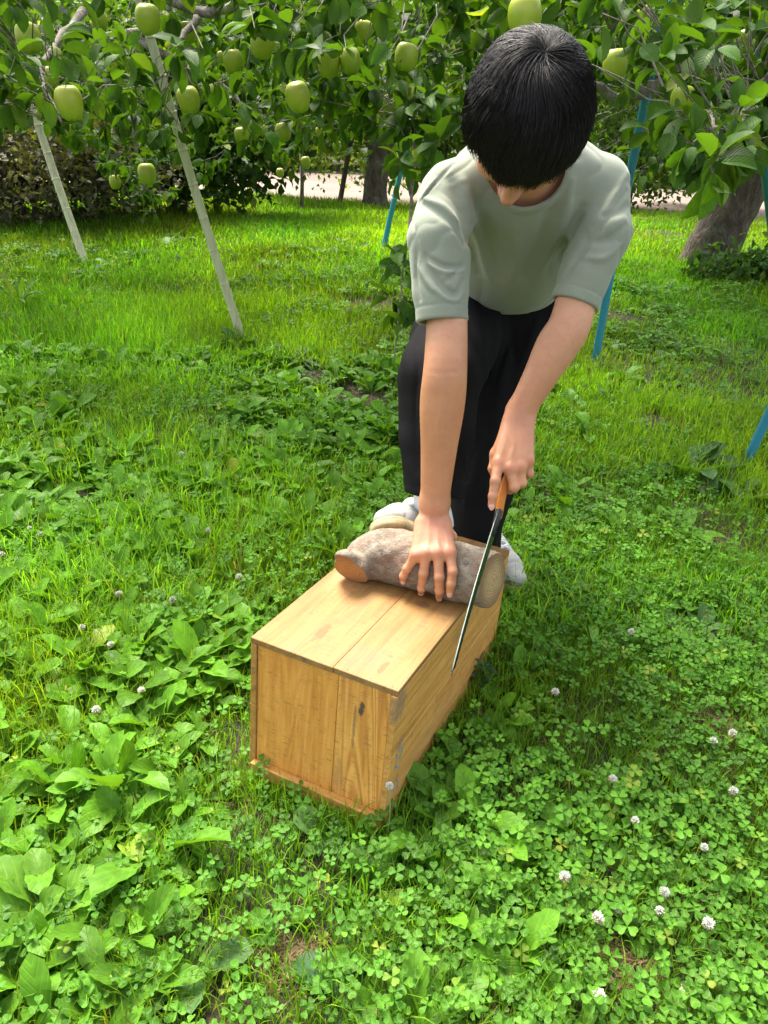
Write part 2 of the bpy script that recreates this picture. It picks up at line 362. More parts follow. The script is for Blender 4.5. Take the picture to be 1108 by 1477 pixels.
# ---------------------------------------------------------------- the wooden apple crate, upside down in the grass
BR = np.array([[.9051, .4232, .0403], [-.4247, .9043, .042], [-.0186, -.0551, .9983]]); BA = np.array([-.2265, 1.1136, .3217]); BW, BL, BH = .29, .603, .30
def bx(x, y, z): return BA + BR @ np.array([x, y, z - 0.])
crate = empty('wooden_crate', bx(0, 0, -BH), label='upturned pale pine apple crate with the sawn log lying across it', cat='crate')
crate.matrix_world = Matrix([[*BR[i], float(crate.location[i])] for i in range(3)] + [[0, 0, 0, 1]])
Y1, Y2, Y3 = (.54, .315, .092), (.45, .235, .058), (.32, .14, .034)
def plank(nm, lo, hi, axis, seed, tone=1., wea=.2, marks=(), rings=0., orange=.36, bev=.0010, lab=None):
    c = [tuple(np.array(k) * tone * np.array((1., 1 - .16 * orange, 1 - .42 * orange))) for k in (Y1, Y2, Y3)]
    marks = [((m[0][0], m[0][1], m[0][2]), *m[1:]) for m in marks]
    V, Fs = box_vf(lo, hi, bev)
    # a little unevenness along the edges
    me = mesh(nm, V, Fs, woodmat('pine_' + nm + str(seed), axis, seed, *c, wea, marks, rings), smooth=False); fixn(me)
    o = link(nm, me, crate, label=lab); return o
T = .012; H = BH
plank('top_board', (-.001, 0, H - T), (.16705, BL, H), 1, 1, .60, .22, [((.098, .085, H), (.010, .042, .02), (.20, .085, .025), .85, 1.6), ((.10, .13, H), (.03, .012, .02), (.28, .13, .04), .6, 1.6), ((.05, .33, H), (.05, .14, .02), (.55, .30, .13), .4, 1.)])
plank('top_board', (.16715, .0015, H - T), (BW, BL + .002, H - .0003), 1, 2, .575, .30, [((.215, .275, H), (.019, .014, .02), (.16, .07, .035), .85, .4), ((.2, .05, H), (.05, .05, .02), (.22, .14, .07), .5, 1.6), ((.24, .045, H), (.007, .03, .02), (.22, .10, .03), .8, 1.7)])
zc = .155
for k, (z0, z1, s) in enumerate(((0.0, zc - .001, 3), (zc, H - T - .0008, 4))):
    mk = [((BW, .015, .26), (.02, .03, .04), (.12, .12, .12), .5, 1.6), ((BW, .5, .07), (.02, .022, .013), (.14, .06, .03), .8, .6), ((BW, .44, .05), (.02, .012, .009), (.16, .07, .035), .8, .6), ((BW, .3, .25), (.02, .06, .02), (.3, .19, .1), .4, 1.)]
    plank('side_board', (BW - T, .0, z0), (BW, BL, z1), 1, s, 1.25, .22, mk, lab='weathered long side board facing right')
    plank('side_board', (0, .0, z0), (T, BL, z1), 1, s + 4, .95, .3)
ex = [T + .0008, .052, .178, BW - T - .001]
mk = [((.2255, .009, .232), (.007, .02, .02), (.05, .04, .035), .9, 1.3), ((.214, .009, .195), (.004, .02, .065), (.17, .10, .05), .6, 1.2), ((.19, .009, .07), (.014, .02, .05), (.36, .2, .08), .45, 1.5)]
plank('end_board', (ex[0], .0035, .014), (ex[2] - .0004, .016, H - T - .001), 2, 9, 1.50, .02, mk, -.02, .95, lab='orange grained end board facing the camera')
plank('end_board', (ex[2] + .0004, .0035, .014), (ex[3], .016, H - T - .001), 2, 10, 1.55, .03, mk, .13, .7, lab='end board with a dark stain')
plank('end_board', (ex[0], BL - .016, .014), (ex[3], BL - .003, H - T - .001), 2, 11, .95, .2)
plank('end_cleat', (.010, -.013, -.002), (BW - .003, .0030, .026), 0, 12, 1.2, .15, lab='narrow cleat along the bottom edge')
def ink(nm, strokes, w, mat):
    P = []
    for s in strokes:
        s = smoothpath(np.array(s, float), 5); P3 = np.stack([np.full(len(s), BW + .0006), s[:, 0], s[:, 1]], 1); d = nrm(np.gradient(P3, axis=0)); n = np.stack([0 * d[:, 0], -d[:, 2], d[:, 1]], 1)
        ww = w * (.6 + .8 * rng.random(len(s)))[:, None]; V = np.concatenate([P3 - n * ww, P3 + n * ww]); k = len(s); i = np.arange(k - 1)
        P.append((V, [np.stack([i, i + 1, i + 1 + k, i + k], 1)]))
    V, Fs = cat(*P); return link(nm, mesh(nm, V, Fs, mat, smooth=False), crate, label='faded blue ink mark')
ik = G('blue_ink'); ikn = ik.noise(ik.obj(), 300, 3); ik.P(Base_Color=ik.mix(ik.mapr(ikn, .4, .62), (.06, .2, .36), (.42, .36, .24)), Roughness=.8)
ink('ink_mark', [[(.030, .165), (.026, .15), (.030, .133), (.024, .12)], [(.050, .172), (.040, .165), (.036, .153), (.047, .148), (.050, .135), (.038, .126)], [(.022, .118), (.034, .112), (.045, .105)]], .0022, ik.m)
ink('ink_mark', [[(.030, .085), (.028, .07), (.033, .055)], [(.043, .09), (.040, .075), (.048, .068), (.042, .05)]], .0012, ik.m)
V, Fs = tube([(0, 0, H - .001), (0, 0, H + .0006)], [.0016, .0014], 7); nhead = mesh('nail_head', V, Fs, plainmat('steel', (.3, .28, .26), .4, .8))
for (x, y) in ((.02, .008), (.075, .008), (.13, .009), (.19, .008), (.235, .009), (.275, .008), (.02, .595), (.13, .595), (.2, .595), (.27, .595)): nh = link('nail_head', nhead, crate); nh.location = (x, y, 0)

# ---------------------------------------------------------------- the log
LR = .053; CAM0 = np.array([0, 0, HC])
lg = [at(711, 844, 1.522), at(655, 829, 1.545), at(600, 815, 1.572), at(556, 803, 1.588), at(530, 801, 1.580), at(514, 811, 1.562), at(505, 826, 1.542)]
lrr = [.0540, .0532, .0522, .050, .0375, .0275, .0325]
LP = smoothpath(np.c_[np.array(lg), lrr], 5)
# settle on the crate top
zt = lambda p: (BA + BR @ np.array([0, 0, 0]))[2] + (-(BR[0, 2] * (p[..., 0] - BA[0]) + BR[1, 2] * (p[..., 1] - BA[1]))) / BR[2, 2]
LP[:, 2] = zt(LP[:, :3]) + LP[:, 3] * 1.0 + np.where(LP[:, 3] < .045, .006, .0)
LOG = Sdf().add(chain(LP[:, :3], LP[:, 3]), .012)
kn = LOG.hit(552, 797)
LOG.add(S_ell(kn - nrm(kn - [0, 0, HC]) * -.006, (.017, .016, .014)), .016).add(S_ell(LOG.hit(498, 804), (.021, .017, .016)), .012).add(S_ell(LOG.hit(619, 845), (.012, .010, .010)), .012)
LOG0 = Sdf().add(chain(LP[:, :3], LP[:, 3]), .012)
e0 = LP[0, :3]; n0 = nrm(LP[0, :3] - LP[2, :3]); n0 = nrm(n0 + nrm(CAM0 - e0) * .30); e1 = LP[-1, :3]; n1 = nrm(np.array([-.30, -.72, -.42]))
def logpost(p, d):
    q = p @ np.array([[.8, .1, .2], [-.3, .9, .1], [.1, .2, .9]])
    d = d + .0021 * np.sin(q[..., 0] * 75 + 2 * np.sin(q[..., 2] * 60)) * np.sin(q[..., 1] * 80) + .0008 * np.sin(q[..., 0] * 240) * np.sin(q[..., 2] * 210 + q[..., 1] * 90)
    k = np.linalg.norm(p - kn, axis=-1); d = d + .0035 * np.exp(-(k / .009) ** 2) - .0018 * np.exp(-((k - .019) / .005) ** 2)
    d = smax(d, (p - e0) @ n0, .001); near = np.linalg.norm(p - e1, axis=-1) < .065; return np.where(near, smax(d, (p - e1) @ n1, .003), d)
LOG.post.append(logpost)
V, Q = surface(LOG, .0025)
cc = V[Q].mean(1); fn = nrm(np.cross(V[Q[:, 2]] - V[Q[:, 0]], V[Q[:, 3]] - V[Q[:, 1]]))
cut0 = (np.abs((cc - e0) @ n0) < .0016) & (fn @ n0 > .75); cut1 = (np.linalg.norm(cc - e1, axis=1) < .06) & (np.abs((cc - e1) @ n1) < .0016) & (fn @ n1 > .75)
mi = np.zeros(len(Q), int); mi[cut0] = 1; mi[cut1] = 2
def cutmat(name, c, n, ca, cb, cr):
    g = G(name); o = g.n('NewGeometry').outputs['Position']; q = g.n('VectorMath', dict(operation='SUBTRACT'), i0=o, i1=tuple(c)).outputs[0]
    r = g.n('VectorMath', dict(operation='LENGTH'), i0=q).outputs['Value']; ns = g.noise(o, 55, 4, .6)
    rr = g.math('SINE', g.math('ADD', g.math('MULTIPLY', r, 950.), g.math('MULTIPLY', ns, 14.)))
    col = g.mix(g.mapr(rr, -1., 1.), ca, cb); col = g.mix(g.math('MULTIPLY', g.mapr(g.noise(o, 38, 4, .7), .45, .65), .35), col, cr)
    col = g.mix(g.mapr(g.math('ADD', r, g.math('MULTIPLY', ns, .01)), .024, .060), col, cr)
    g.P(Base_Color=col, Roughness=.85, Normal=g.bump(g.math('ADD', ns, g.math('MULTIPLY', rr, .25)), .6, .002)); return g.m
bark = barkmat('apple_bark_cut_log', (.155, .122, .088), (.285, .235, .175), 60, .3, .9, 2.2, .0035, pink=(.30, .155, .10), crack=.05, knots=[(kn, .016), (LOG0.hit(640, 852), .011), (LOG0.hit(672, 812), .008), (LOG0.hit(600, 792), .007)])
log = empty('cut_log', (e0 + e1) / 2 - [0, 0, .05], label='short grey-barked apple log with a knotted stub, held across the crate', cat='log')
k = mi == 0
for nm, msk, m in (('bark', mi == 0, bark), ('sawn_end', mi == 1, cutmat('sawn_end_wood', e0, n0, (.34, .225, .10), (.46, .32, .15), (.20, .12, .055))), ('sawn_stub', mi == 2, cutmat('sawn_stub_wood', e1, n1, (.42, .22, .075), (.36, .175, .055), (.26, .12, .05)))):
    q = Q[msk]; u, inv = np.unique(q, return_inverse=True); child(nm, V[u], [inv.reshape(-1, 4)], m, log)

# ---------------------------------------------------------------- the saw
hF = at(718.5, 737, 1.50); con = at(700.5, 800, 1.455)
dirb = nrm(con - hF); tipd = None
best = min(np.arange(.22, .42, .002), key=lambda t: abs(pr(hF + dirb * t)[1] - 973)); tip = hF + dirb * best
saw = empty('pruning_saw', hF, label='pruning saw with a dark curved blade and an orange handle, cutting the log', cat='saw')
side = nrm(np.cross(dirb, np.array([.93, .05, .35]))); side = side * (-1 if side[2] > 0 else 1)       # towards the teeth
thk = nrm(np.cross(side, dirb)); Bv = []; n = 40
for i in range(n + 1):
    t = i / n; bow = .010 * math.sin(t * math.pi); w = .031 * (1 - .66 * t ** 1.5) if t < .97 else .004
    p = hF + dirb * (best * t) + side * (-bow); tooth = .0022 * (i % 2)
    for s, o in ((1, 0), (1, 1), (-1, 1), (-1, 0)):
        Bv.append(p + thk * (s * .0013 * (1 if o == 0 else .8)) + side * ((w * .9 - tooth) if o else -.001))
Bv = np.array(Bv); i, j = np.meshgrid(np.arange(n), np.arange(4), indexing='ij'); i = i.ravel(); j = j.ravel()
bq = np.stack([i * 4 + j, i * 4 + (j + 1) % 4, (i + 1) * 4 + (j + 1) % 4, (i + 1) * 4 + j], 1); bq = np.vstack([bq, [[0, 1, 2, 3]], [[n * 4 + 3, n * 4 + 2, n * 4 + 1, n * 4]]])
mb = child('blade', Bv, [bq], plainmat('blade_steel', (.045, .06, .05), .32, .75, .3, 60, .05), saw, smooth=False); fixn(mb.data)
sp = [hF + dirb * (best * t) + side * (-.010 * math.sin(t * math.pi) - .0012) for t in np.linspace(.02, .985, 24)]
V, Fs = tube(sp, np.full(24, .00125), 6); child('blade_spine', V, Fs, plainmat('bright_steel', (.40, .43, .38), .4, .85, .1), saw)
hb = [hF + dirb * .012 + side * .008, hF + side * .010, at(726, 708, 1.515), at(737, 678, 1.537), at(751, 650, 1.567), at(763, 633, 1.60)]
HB = smoothpath(hb, 4)
V, Fs = tube(HB, np.interp(np.arange(len(HB)), [0, 4, 8, 14, 20], [.0072, .0080, .0085, .011, .014]), 14, ell=1.0); child('handle', V, Fs, plainmat('orange_grip', (.52, .17, .015), .5, 0, .06), saw)
V, Fs = tube([hF + dirb * .052 + side * .008, hF + dirb * .02 + side * .008, hF - dirb * .004 + side * .009], [.0055, .0095, .0115], 12, ell=.7); child('handle_collar', V, Fs, plainmat('black_rubber', (.012, .012, .013), .5), saw)
# ---------------------------------------------------------------- the person
per = empty('person', (.25, 1.85, 0), label='person in sage t-shirt and black trousers bent over the crate, sawing a log', cat='person')
CAMP = np.array([0, 0, HC])
def back(p, s): return np.asarray(p) + nrm(np.asarray(p) - CAMP) * s        # move away from the lens along the sight line
def onlog(px, py, r, lift=0.):
    h = None
    while h is None: h = LOG0.hit(px, py); py -= 1.        # a point just past the log's edge lies against its side
    return back(h, -(r * .80 + lift)) if h is not None else None
# head frame: U up through the vertex, FW out of the face, X to the image right
hc = at(758, 179, 1.262)
a = math.radians(17); U = np.array([0, -math.cos(a), math.sin(a)]); FW = np.array([0, -math.sin(a), -math.cos(a)]); X = np.array([1., 0, 0])
def rotax(v, ax, an): ax = nrm(ax); return v * math.cos(an) + np.cross(ax, v) * math.sin(an) + ax * (ax @ v) * (1 - math.cos(an))
for _ax, _an in ((np.array([0, 1., 0]), math.radians(8)), (np.array([0, 0, 1.]), math.radians(-8))): U, FW, X = [rotax(v, _ax, _an) for v in (U, FW, X)]
HRm = np.stack([X, U, FW], 1)
def hp(x, u, f): return hc + HRm @ np.array([x, u, f])
BODY = Sdf()
BODY.add(S_ell(hp(0, .025, -.012), (.076, .088, .094), HRm))
BODY.add(S_ell(hp(0, -.035, .028), (.060, .072, .066), HRm), .03)
BODY.add(S_cone(hp(0, -.085, .062), hp(0, -.070, .03), .022, .040), .03)      # chin
for s in (-1, 1):
    BODY.add(S_ell(hp(.043 * s, -.030, .066), (.022, .020, .018), HRm), .02)  # cheekbone
    BODY.add(S_ell(hp(.030 * s, .012, .082), (.022, .008, .010), HRm), .014)   # brow
    BODY.add(S_cone(hp(.036 * s, -.075, .03), hp(.058 * s, -.045, -.005), .022, .018), .02)   # jaw
    BODY.add(S_ell(hp(.078 * s, -.012, -.010), (.007, .031, .018), HRm), .006)  # ear
    BODY.cut(S_ell(hp(.081 * s, -.010, -.006), (.004, .019, .010), HRm), .004)
    BODY.cut(S_ell(hp(.031 * s, -.008, .096), (.017, .012, .012), HRm), .012)  # socket
    BODY.add(S_ell(hp(.031 * s, -.010, .080), (.0125, .0115, .0125), HRm), .003)  # closed-down eyelid
BODY.add(S_cone(hp(0, .000, .088), hp(0, -.036, .108), .008, .0105), .010)    # nose bridge
BODY.add(S_ell(hp(0, -.041, .108), (.0125, .011, .0125), HRm), .008)
for s in (-1, 1): BODY.add(S_ell(hp(.0115 * s, -.043, .098), (.0085, .008, .011), HRm), .005)
BODY.add(S_ell(hp(0, -.066, .090), (.022, .0065, .009), HRm), .006).add(S_ell(hp(0, -.076, .088), (.018, .0065, .009), HRm), .004)
BODY.cut(S_cone(hp(-.021, -.0712, .098), hp(.021, -.0712, .098), .0016, .0016), .002)
nb = np.array([.232, 1.555, 1.075])                                            # base of the neck
BODY.add(S_cone(hp(0, -.045, -.030), nb, .058, .062), .02)
shL, elL, wrL = at(650, 285, 1.430), at(643, 520, 1.425), at(627, 726, 1.515)
shR, elR, wrR = at(866, 278, 1.485), at(824, 462, 1.49), at(751, 594, 1.545)
hipc = np.array([.295, 2.02, .76]); tax = nrm(hipc - nb); tn = nrm(np.cross(tax, np.array([1, 0, 0])));  tn = tn * (-1 if tn[2] > 0 else 1)   # front of the torso
BODY.add(S_cone(nb + tax * .12, nb + tax * .42, .125, .115, flat=tn, f=.60), .03)
BODY.add([S_cone(nb + tax * .05, shL, .046, .036), S_cone(nb + tax * .05, shR, .046, .036)], .03)
lat = lambda p, q: nrm(np.cross(nrm(q - p), nrm((p + q) / 2 - CAMP)))           # sideways direction as seen from the front
def arm(sh, el, wr, wid=1.):
    AP = smoothpath(np.c_[np.array([sh, sh * .5 + el * .5, el, el * .72 + wr * .28, el * .4 + wr * .6, wr]), [.034, .0355, .0400, .0425 * wid, .0350 * wid, .0275]], 7); BODY.add(unit(chain(AP[:, :3], AP[:, 3]), 1e-5), .012); return
    BODY.add(unit(chain([sh, sh * .5 + el * .5, el], [.034, .0355, .0400]) + chain([el, el * .72 + wr * .28, el * .4 + wr * .6, wr], [.0405, .0425 * wid, .0345 * wid, .0275]), .0025), .012); return
    f1 = el * .72 + wr * .28; f2 = el * .4 + wr * .6
    BODY.add(chain([el, f1, f2, wr], [.0405, .0425 * wid, .0345 * wid, .0275]), .02)
arm(shL, elL, wrL); arm(shR, elR, wrR, .97)
BODY.add(S_cone(wrL, at(625, 748, 1.520), .0275, .0260, flat=nrm(CAMP - wrL), f=.80), .015)
# --- hand pressing on the log
def finger(pts, rs, kj=.004, kp=.007):
    b = Sdf(); b.add(chain(pts, rs), kj)
    for i in range(1, len(pts) - 1): b.add(S_ell(back(pts[i], -rs[i] * .16), (rs[i] * .90,) * 3), .004)
    c = np.mean([np.min(pts, 0), np.max(pts, 0)], 0); R = max(np.linalg.norm(p - c) for p in pts) + .012
    BODY.add((lambda p: b(p), c, R), kp)
    return pts
tipsL = []
def P_(px, py, d): return at(px, py, d)
fl = [((601, 800, .012), (587.5, 820, 0), (581.8, 831, 0), (581.5, 836.5, 0), (.0092, .0083, .0076, .0068)),
      ((615.5, 797, .016), (611, 827, .002), (608.4, 848, 0), (607.8, 861, 0), (.0100, .0092, .0084, .0075)),
      ((632, 796, .017), (633.6, 832, .003), (634, 852, 0), (633.6, 863.5, 0), (.0103, .0095, .0087, .0078)),
      ((648.5, 796, .012), (653, 824, .001), (651, 842, 0), (649.2, 854, 0), (.0102, .0093, .0085, .0077))]
mcps = []
for q in fl:
    rs = q[4]; pts = [onlog(q[i][0], q[i][1], rs[i], q[i][2]) for i in range(4)]
    mcps.append(pts[0]); finger(pts, rs); tipsL.append((pts[-1], pts[-1] - pts[-2], rs[-1]))
wl = at(625, 748, 1.520)
for i, (m, w) in enumerate(zip(mcps, (-.0175, -.006, .006, .0165))):
    st = wl + np.array([w, 0, 0]) + nrm(m - wl) * .012
    BODY.add(S_cone(st, back(m, .003), .0150, .0118), .012)
    BODY.add(S_ell(back(m, -.003), (.0085,) * 3), .008)
th0 = wl + np.array([.017, .004, -.012]); t1 = at(650, 775, 1.550); t2 = at(651, 793, 1.570); t3 = at(648, 803, 1.590)
BODY.add(S_cone(th0, t1, .015, .0125), .016); finger([t1, t2, back(t3, .004)], (.0120, .0098, .0085))
# --- hand on the saw
wr2 = at(749, 606, 1.540)
im = [(719, 668, 1.497), (736, 676, 1.490), (751, 673, 1.496), (762, 664, 1.508)]
BODY.add(S_cone(wrR, wr2, .0270, .0250, flat=nrm(CAMP - wrR), f=.82), .015)
for (m, w, r) in zip(im, (-.018, -.006, .006, .015), (.0115, .0115, .011, .0105)):
    mp = back(at(*m), .010); BODY.add(S_cone(wr2 + np.array([w, 0, -.004]), mp, .0150, r + .0015), .013); BODY.add(S_ell(back(mp, -.0045), (.0085,) * 3), .007)
i0 = back(at(*im[0]), .008); ip = [i0, at(714.5, 694, 1.487), at(711.0, 716, 1.487), at(709.6, 729, 1.490)]
finger(ip, (.0112, .0096, .0086, .0078)); tipIdx = (ip[-1], ip[-1] - ip[-2], .0078)
for m, pip, dip, tp, r in ((im[1], (742, 703, 1.498), (736, 706, 1.525), (728, 696, 1.535), .0105), (im[2], (753, 697, 1.510), (746, 700, 1.537), (738, 690, 1.547), .0100), (im[3], (764, 683, 1.522), (757, 688, 1.548), (750, 680, 1.556), .0090)):
    finger([back(at(*m), .010), at(*pip), at(*dip), at(*tp)], (r, r * .93, r * .85, r * .76))
BODY.add(S_cone(at(734, 622, 1.55), at(716, 655, 1.540), .0150, .0125), .016); finger([at(716, 655, 1.540), at(712, 676, 1.538), at(719, 698, 1.538)], (.0122, .0105, .0090))
# tendons and creases
tend = []
for m, w in zip(mcps, (-.015, -.005, .005, .014)):
    a0 = back(wl + np.array([w, 0, 0]) + (m - wl) * .3, -.016); b0 = back(m, -.012); tend.append(groove([a0, b0], .0028, -.0011))
for i in range(3):
    c0 = back((mcps[i] + mcps[i + 1]) / 2, -.011); d0 = back(((mcps[i] + mcps[i + 1]) / 2) * .55 + wl * .45, -.014); tend.append(groove([d0, c0], .0035, .0012))
for m, w in zip(im, (-.015, -.005, .005, .013)):
    mp = back(at(*m), -.004); tend.append(groove([back(wr2 + np.array([w, 0, 0]), -.022) * .6 + mp * .4, mp], .0028, -.0012))
tend.append(groove([back(wrL + np.array([-.026, 0, .0]), -.01), back(wrL, -.027), back(wrL + np.array([.026, 0, .003]), -.01)], .0022, .0010))
veins = [[(618, 700), (622, 735), (618, 760), (624, 782)], [(636, 690), (634, 730), (640, 765)], [(640, 560), (632, 620), (637, 680)], [(735, 620), (742, 645), (733, 662)], [(790, 510), (778, 545), (765, 580)]]
V0 = Sdf(); V0.l = list(BODY.l)
for vv in veins:
    Pv = [V0.hit(*q) for q in smoothpath(np.array(vv, float), 2)]; Pv = [q for q in Pv if q is not None]; tend.append(groove(Pv,   .0022, -.0015))
tend.append(groove([at(612, 536, 1.40), at(640, 541, 1.385), at(668, 531, 1.40)], .004, .0006))
BODY.post += tend
# fingernails: flattened shelf at each tip
nails_s = []
for (tp, dr, r) in tipsL + [tipIdx]:
    dn = nrm(dr); upn = nrm((CAMP - tp) - dn * ((CAMP - tp) @ dn)); sx = np.cross(dn, upn); nc = tp + upn * r * .80 + dn * r * .25
    nails_s.append((S_ell(nc, (r * .70, r * .95, r * .30), np.stack([sx, dn, upn], 1)), nc, r))
V, Q = surface(BODY, .0021)
def skintint(V):
    c = np.tile(np.array([.55, .265, .14]), (len(V), 1))
    def blob(ps, rad, col, am):
        nonlocal c
        for p in ps: w = (am * np.exp(-(np.linalg.norm(V - p, axis=1) / rad) ** 2))[:, None]; c = c * (1 - w) + np.array(col) * w
    red = (.58, .16, .10); blob([shL, shL * .5 + elL * .5, shR, shR * .5 + elR * .5], .11, (.66, .38, .25), .8); blob([elR, elR * .6 + wrR * .4], .08, (.64, .34, .21), .6); blob([wl, wl * .5 + mcps[2] * .5, wr2], .045, (.56, .25, .155), .8); blob([t[0] for t in tipsL] + [tipIdx[0]], .010, red, .75); blob([back(m, -.01) for m in mcps] + [back(at(*m), -.002) for m in im], .009, red, .45)
    blob([wrL * .7 + wl * .3], .05, (.50, .22, .125), .5); blob([elL * .6 + wrL * .4, elL * .3 + wrL * .7], .09, (.50, .23, .11), .65); blob([elL], .03, (.56, .24, .15), .4)
    blob([hp(0, -.045, .115), hp(.05, -.04, .07), hp(-.05, -.04, .07)], .018, (.56, .20, .13), .5); blob([hp(0, -.071, .1)], .017, (.45, .14, .12), .6)
    return c
body = child('body', V, [Q], skinmat(), per, col=skintint(V))
nm_ = plainmat('nail', (.66, .36, .28), .25, 0, .04, 40, .02)
for sh, nc, r in nails_s:
    s = Sdf().add(sh); v, q = surface(s, r * .11, 8); child('fingernail', v, [q], nm_, per)

# --- t-shirt
SH = Sdf(); slL_e = at(636, 464, 1.425); slR_e = at(829, 438, 1.485)
slL = [at(649, 278, 1.425), at(634, 345, 1.412), at(636, 420, 1.420), at(638, 480, 1.428)]; slR = [at(866, 268, 1.480), at(866, 335, 1.475), at(842, 400, 1.482), at(823, 455, 1.49)]
def shirt_base(off=0.):
    S = Sdf()
    S.add(S_cone(nb + tax * .11 + tn * -.01, nb + tax * .30 + tn * .012, .148 + off, .132 + off, flat=tn, f=.70), .03)
    S.add(S_cone(nb + tax * .30 + tn * .012, nb + tax * .52 + tn * .012, .132 + off, .128 + off, flat=tn, f=.72), .05)
    S.add(S_ell(nb + tax * .33 + tn * .050, (.085 + off, .13 + off, .052 + off), np.stack([np.cross(tax, tn), tax, tn], 1)), .06)     # cloth hanging below the belly
    S.add([S_cone(nb + tax * .03 - tn * .012, slL[0], .074 + off, .048 + off), S_cone(nb + tax * .03 - tn * .012, slR[0], .074 + off, .048 + off)], .06)
    S.add(unit(chain(slL, [r + off for r in (.052, .0580, .0510, .0480)]), .006), .016)
    S.add(unit(chain(slR, [r + off for r in (.052, .0580, .0490, .0445)]), .006), .016)
    return S
SH = shirt_base(); SI = shirt_base(-.0045)
ndir = nrm(hp(0, -.03, -.03) - nb)
cutL = nrm(slL[3] - slL[1]); cutR = nrm(slR[3] - slR[1]); hem_c = nb + tax * .452; hem_n = nrm(tax * .9 + tn * .36)
colc = nb + ndir * .035 + tn * .012; coln = nrm(ndir * .85 + tn * .35)
def fbm3(p, s):
    q = p * s; return (np.sin(q[..., 0] + 1.7 * np.sin(q[..., 1] * 1.1 + 2.1 * np.sin(q[..., 2] * .7))) + .6 * np.sin(q[..., 1] * 1.9 + 1.5 * np.sin(q[..., 2] * 1.7 + q[..., 0])) + .5 * np.sin(q[..., 2] * 2.3 + 1.9 * np.sin(q[..., 0] * 1.3))) / 2.1
def shirtpost(p, d):
    al = p @ tax; sd2 = p[..., 0]                     # soft drag lines that follow the cloth, finer ones near the sleeves and hem
    pl = np.stack([sd2, al * .38, (p @ tn) * .8], -1); d = d + .0022 * (1 - np.abs(fbm3(pl, 38.))) ** 3 - .0010
    # cuffs and hem bands stand slightly proud, with the seam above them
    for e, n, w in ((slL_e, cutL, .024), (slR_e, cutR, .022)):
        near = np.linalg.norm(p - e, axis=-1) < .10; t = (p - e) @ n
        d = np.where(near, d + .0011 * np.exp(-((t + w) / .0022) ** 2), d)
    near = np.linalg.norm(p - e, axis=-1) < .10
    r = np.linalg.norm((p - colc) - ((p - colc) @ coln)[..., None] * coln, axis=-1)
    inner = d + .0085
    cave = np.full_like(d, 1e3)
    for e, n in ((slL_e, cutL), (slR_e, cutR)):
        near = np.linalg.norm(p - e, axis=-1) < .13; t = (p - e) @ n
        d = np.where(near, smax(d, t, .003), d); cave = np.where(near, np.minimum(cave, np.maximum(inner, -(t + .035))), cave)
    t = (p - hem_c) @ hem_n; far = np.linalg.norm(p - hem_c, axis=-1) < .3; arms = (np.linalg.norm(p - slL_e, axis=-1) < .13) | (np.linalg.norm(p - slR_e, axis=-1) < .13)
    use = far & ~arms & (p[..., 1] > 1.62)
    d = np.where(use, smax(d, t, .003), d); cave = np.where(use, np.minimum(cave, np.maximum(inner, -(t + .05))), cave)
    d = np.maximum(d, -cave)
    # neck opening with a ribbed collar band
    tc = (p - colc) @ coln; hole = np.maximum(r - .074, -(tc + .035)); band = np.sqrt(((r - .0785) / .0055) ** 2 + ((tc + .016) / .013) ** 2) - 1
    d = np.maximum(d, -hole)
    return smin(d, band * .0055, .004)
FS = []
SH2 = shirt_base()
FL = [  # sleeve on the left of the photo: drapes crossing towards the elbow
    ([(594, 300), (600, 350), (622, 395), (655, 425), (668, 405)], .0045, .0060), ([(600, 380), (625, 418), (655, 434), (668, 424)], .0035, -.0040),
    ([(612, 368), (640, 384), (668, 384)], .0035, .0050), ([(616, 380), (642, 393), (669, 390)], .0030, -.0035), ([(640, 408), (655, 395), (668, 380)], .0030, .0035),
    ([(604, 292), (630, 305), (655, 325), (668, 352)], .0050, .0055), ([(612, 286), (640, 298), (660, 318)], .004, -.004), ([(602, 345), (600, 400), (606, 432)], .0035, .0040),
    # shoulder seam and yoke edge
    ([(655, 236), (630, 262), (609, 288), (600, 284), (594, 278)], .0026, .0040), ([(626, 262), (610, 285)], .006, -.004),
    # right shoulder and sleeve
    ([(836, 199), (870, 204), (900, 218), (918, 238)], .0024, .0035), ([(912, 262), (888, 300), (862, 335), (838, 368)], .0028, .0045), ([(905, 250), (880, 290), (850, 330)], .006, -.003),
    ([(872, 312), (895, 305), (912, 290)], .005, .0055), ([(850, 350), (880, 345), (902, 325)], .006, .0055), ([(845, 372), (872, 372), (895, 352)], .005, -.004), ([(815, 396), (838, 365), (848, 345)], .004, .0050),
    # chest: soft folds falling from the shoulders to the hem
    ([(652, 262), (664, 300), (676, 345), (690, 395)], .009, .0065), ([(668, 262), (680, 310), (694, 360), (706, 400)], .008, -.006), ([(690, 300), (705, 350), (720, 400)], .012, .0045),
    ([(800, 268), (790, 310), (775, 355), (757, 400)], .012, .0060), ([(824, 262), (815, 305), (800, 350), (780, 390)], .009, -.0055), ([(838, 300), (822, 340), (806, 375)], .008, .006), ([(745, 330), (742, 370), (738, 410)], .014, -.004)]
FS = folds(SH2, FL, (.92, 2.6)); SH.post += FS; SH.post.append(shirtpost)
V, Q = surface(SH, .0025)
shirt_m = clothmat('sage_jersey', (.255, .283, .215), .88, 700, .03, .25)
child('t_shirt', V, [Q], shirt_m, per)

